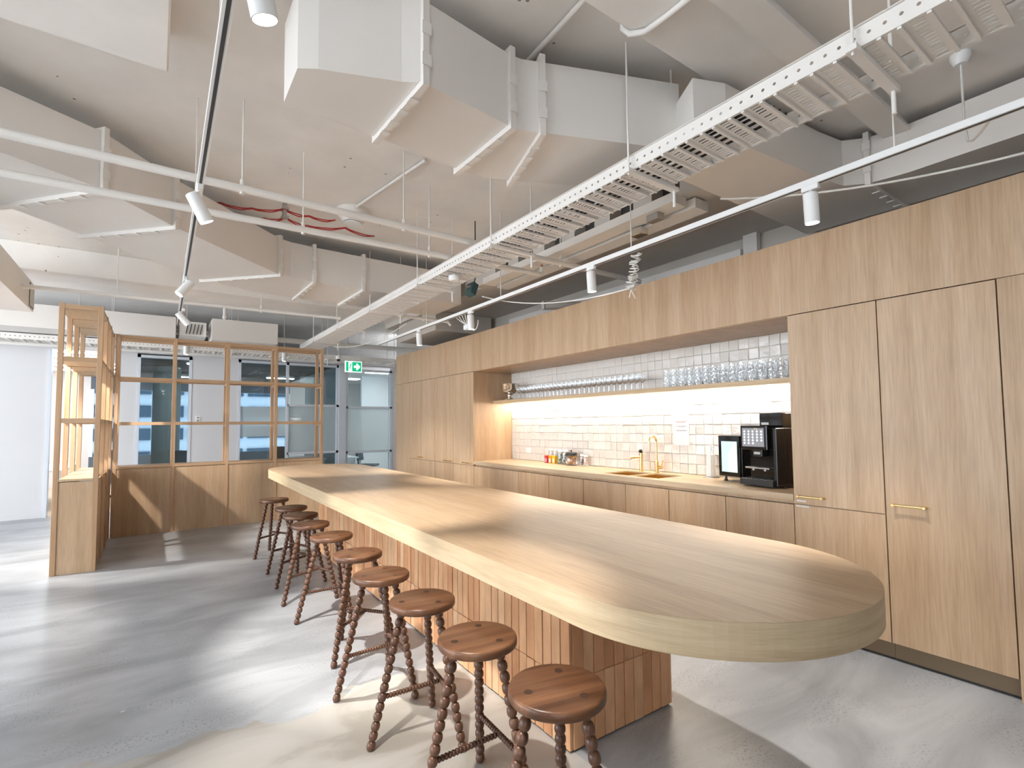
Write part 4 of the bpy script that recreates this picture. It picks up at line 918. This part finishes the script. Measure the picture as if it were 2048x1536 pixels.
for a,b_,w2 in (((3.092,2.705),(3.078,2.655),0.018),((3.078,2.655),(3.095,2.625),0.012),((3.095,2.625),(3.082,2.590),0.010),((3.078,2.655),(3.055,2.620),0.012),((3.055,2.620),(3.020,2.600),0.010),((3.092,2.700),(3.112,2.680),0.008),((3.090,2.702),(3.060,2.695),0.008),((3.060,2.695),(3.052,2.672),0.008)):
    g.bar((a[0],9.8965,a[1]),(b_[0],9.8965,b_[1]),0.002,w2,(0,1,0)) if False else g.bar((a[0],9.8965,a[1]),(b_[0],9.8965,b_[1]),w2,0.002,(0,1,0))
g.build('running_figure','exit_green',ex)
for x in (3.03,3.27): G().tube([(x,9.917,2.765),(x,9.917,ZC)],0.003,6).build('hanger','service_white',ex)
dc = thing('dome_camera','small black and white dome camera under the background tray','camera',(2.86,9.95,2.77))
G().lathe([(0.0,0.06),(0.05,0.06),(0.05,0.02),(0.04,0.0)],(2.87,9.95,2.79),n=18).build('mount','white_plastic',dc,True); G().lathe([(0.04,0.0),(0.034,-0.024),(0.018,-0.038),(0.0,-0.042)],(2.87,9.95,2.79),n=18).build('dome','black_gloss',dc,True)
G().tube([(2.87,9.95,2.85),(2.87,9.95,ZC)],0.006,8).build('stem','service_white',dc)
# wall intercom between windows
ic = thing('wall_intercom','small white switch plate on the wall right of the first window','switch',(0.68,YB,1.65))
G().cbox(0.655,0.735,YB-0.012,YB,1.60,1.73,0.003).build('plate','white_plastic',ic); G().box(0.675,0.715,YB-0.015,YB-0.012,1.62,1.655).box(0.675,0.715,YB-0.015,YB-0.012,1.68,1.71).build('button','steel_grey',ic)

# ------------------------------------------------------------------ rooms beyond: furniture and lights
for k,(y,lb) in enumerate(((12.5,'nearest linear ceiling light in the bright left room'),(13.35,'second linear ceiling light in the bright left room'),(14.4,'third linear ceiling light in the bright left room'),(15.2,'fourth linear ceiling light in the bright left room'),(16.3,'farthest linear ceiling light in the bright left room'))):
    t = thing('linear_light',lb,'ceiling light',(-2.2,y,2.9)); G().box(-3.4,-0.75,y,y+0.12,2.925,2.945).build('diffuser','linear_light',t); G().box(-3.42,-0.73,y-0.02,y+0.14,2.94,2.952).build('housing','white_plastic',t)
for k,(x,y,lb) in enumerate(((5.1,13.2,'ceiling light in the right room, near one'),(4.6,15.4,'ceiling light in the right room, far one'))):
    t = thing('linear_light',lb,'ceiling light',(x,y,2.9)); G().box(x-0.5,x+0.5,y,y+0.3,2.925,2.945).build('diffuser','linear_light',t); G().box(x-0.52,x+0.52,y-0.02,y+0.32,2.94,2.952).build('housing','white_plastic',t)
for k,(x,y,lb) in enumerate(((0.9,12.9,'added fill light in the middle room behind the wall between the windows'),(2.9,15.6,'added fill light deep in the middle room'),(0.9,16.4,'added fill light near the far windows of the middle room'))):  # lights added to brighten the middle room and its column
    t = thing('linear_light',lb,'ceiling light',(x,y,2.8)); G().box(x-0.35,x+0.35,y,y+0.12,2.865,2.88).build('diffuser','linear_light',t); G().box(x-0.37,x+0.37,y-0.02,y+0.14,2.88,2.90).build('housing','white_plastic',t)
cl = thing('round_column','round pale teal column in the room behind the first window','column',(0.25,14.2,0)); G().lathe([(0.27,0.0),(0.27,2.9)],(0.22,14.2,0),n=32).build('shaft','column_teal',cl,True); G().lathe([(0.272,0.0),(0.275,0.0),(0.275,0.1),(0.272,0.1)],(0.22,14.2,0),n=32).build('skirting','white_plastic',cl,True)
def chair(label, x, y, rz_, m):
    t = thing('office_chair',label,'chair',(x,y,0),rz_)
    L(G().cbox(-0.23,0.23,-0.22,0.22,0.44,0.50,0.015),'seat',m,t); L(G().hexa([(-0.21,0.20,0.60),(0.21,0.20,0.60),(0.21,0.25,0.60),(-0.21,0.25,0.60)],[(-0.19,0.26,1.02),(0.19,0.26,1.02),(0.19,0.30,1.02),(-0.19,0.30,1.02)]),'backrest',m,t)
    L(G().tube([(0,0.05,0.44),(0,0.05,0.08)],0.025,10),'column','black_matt',t); L(G().tube([(0,0.18,0.45),(0,0.27,0.50),(0,0.27,0.66)],0.018,8),'back_support','black_matt',t)
    for k in range(5):
        a = 2*PI*k/5; L(G().tube([(0,0.05,0.08),(0.27*math.cos(a),0.05+0.27*math.sin(a),0.05)],0.018,8),'leg','black_matt',t)
        L(G().lathe([(0.0,-0.02),(0.03,-0.02),(0.03,0.02),(0.0,0.02)],(0.27*math.cos(a),0.05+0.27*math.sin(a),0.03),(math.sin(a),-math.cos(a),0),12),'castor','black_matt',t,True)
    return t
chair('blue grey office chair behind the first window',0.62,13.1,2.6,'chair_blue')
chair('dark chair at the white table in the left room, nearest',-1.05,12.9,-PI/2+0.2,'chair_dark')
chair('dark chair at the white table in the left room, middle one',-1.05,13.6,-PI/2,'chair_dark')
chair('dark chair at the white table in the left room, farthest',-1.05,14.3,-PI/2-0.1,'chair_dark')
chair('grey chair at the table seen through the right glazing',4.62,13.25,0.9,'chair_dark')
chair('dark chair at the table in the middle room',2.35,13.3,-0.6,'chair_dark')
def desk(label, x0, x1, y0, y1, z=0.74):
    t = thing('table',label,'table',((x0+x1)/2,(y0+y1)/2,0)); G().cbox(x0,x1,y0,y1,z-0.03,z,0.003).build('top','table_white',t)
    for x in (x0+0.06,x1-0.06):
        for y in (y0+0.06,y1-0.06): G().cbox(x-0.025,x+0.025,y-0.025,y+0.025,0,z-0.03,0.002).build('leg','table_white',t)
desk('long white meeting table in the bright left room',-2.3,-1.35,12.6,15.0)
desk('small white table in the room behind the right glazing',3.75,4.15,12.6,13.8)
desk('white table in the middle room behind the partition',2.75,3.35,12.5,14.0)
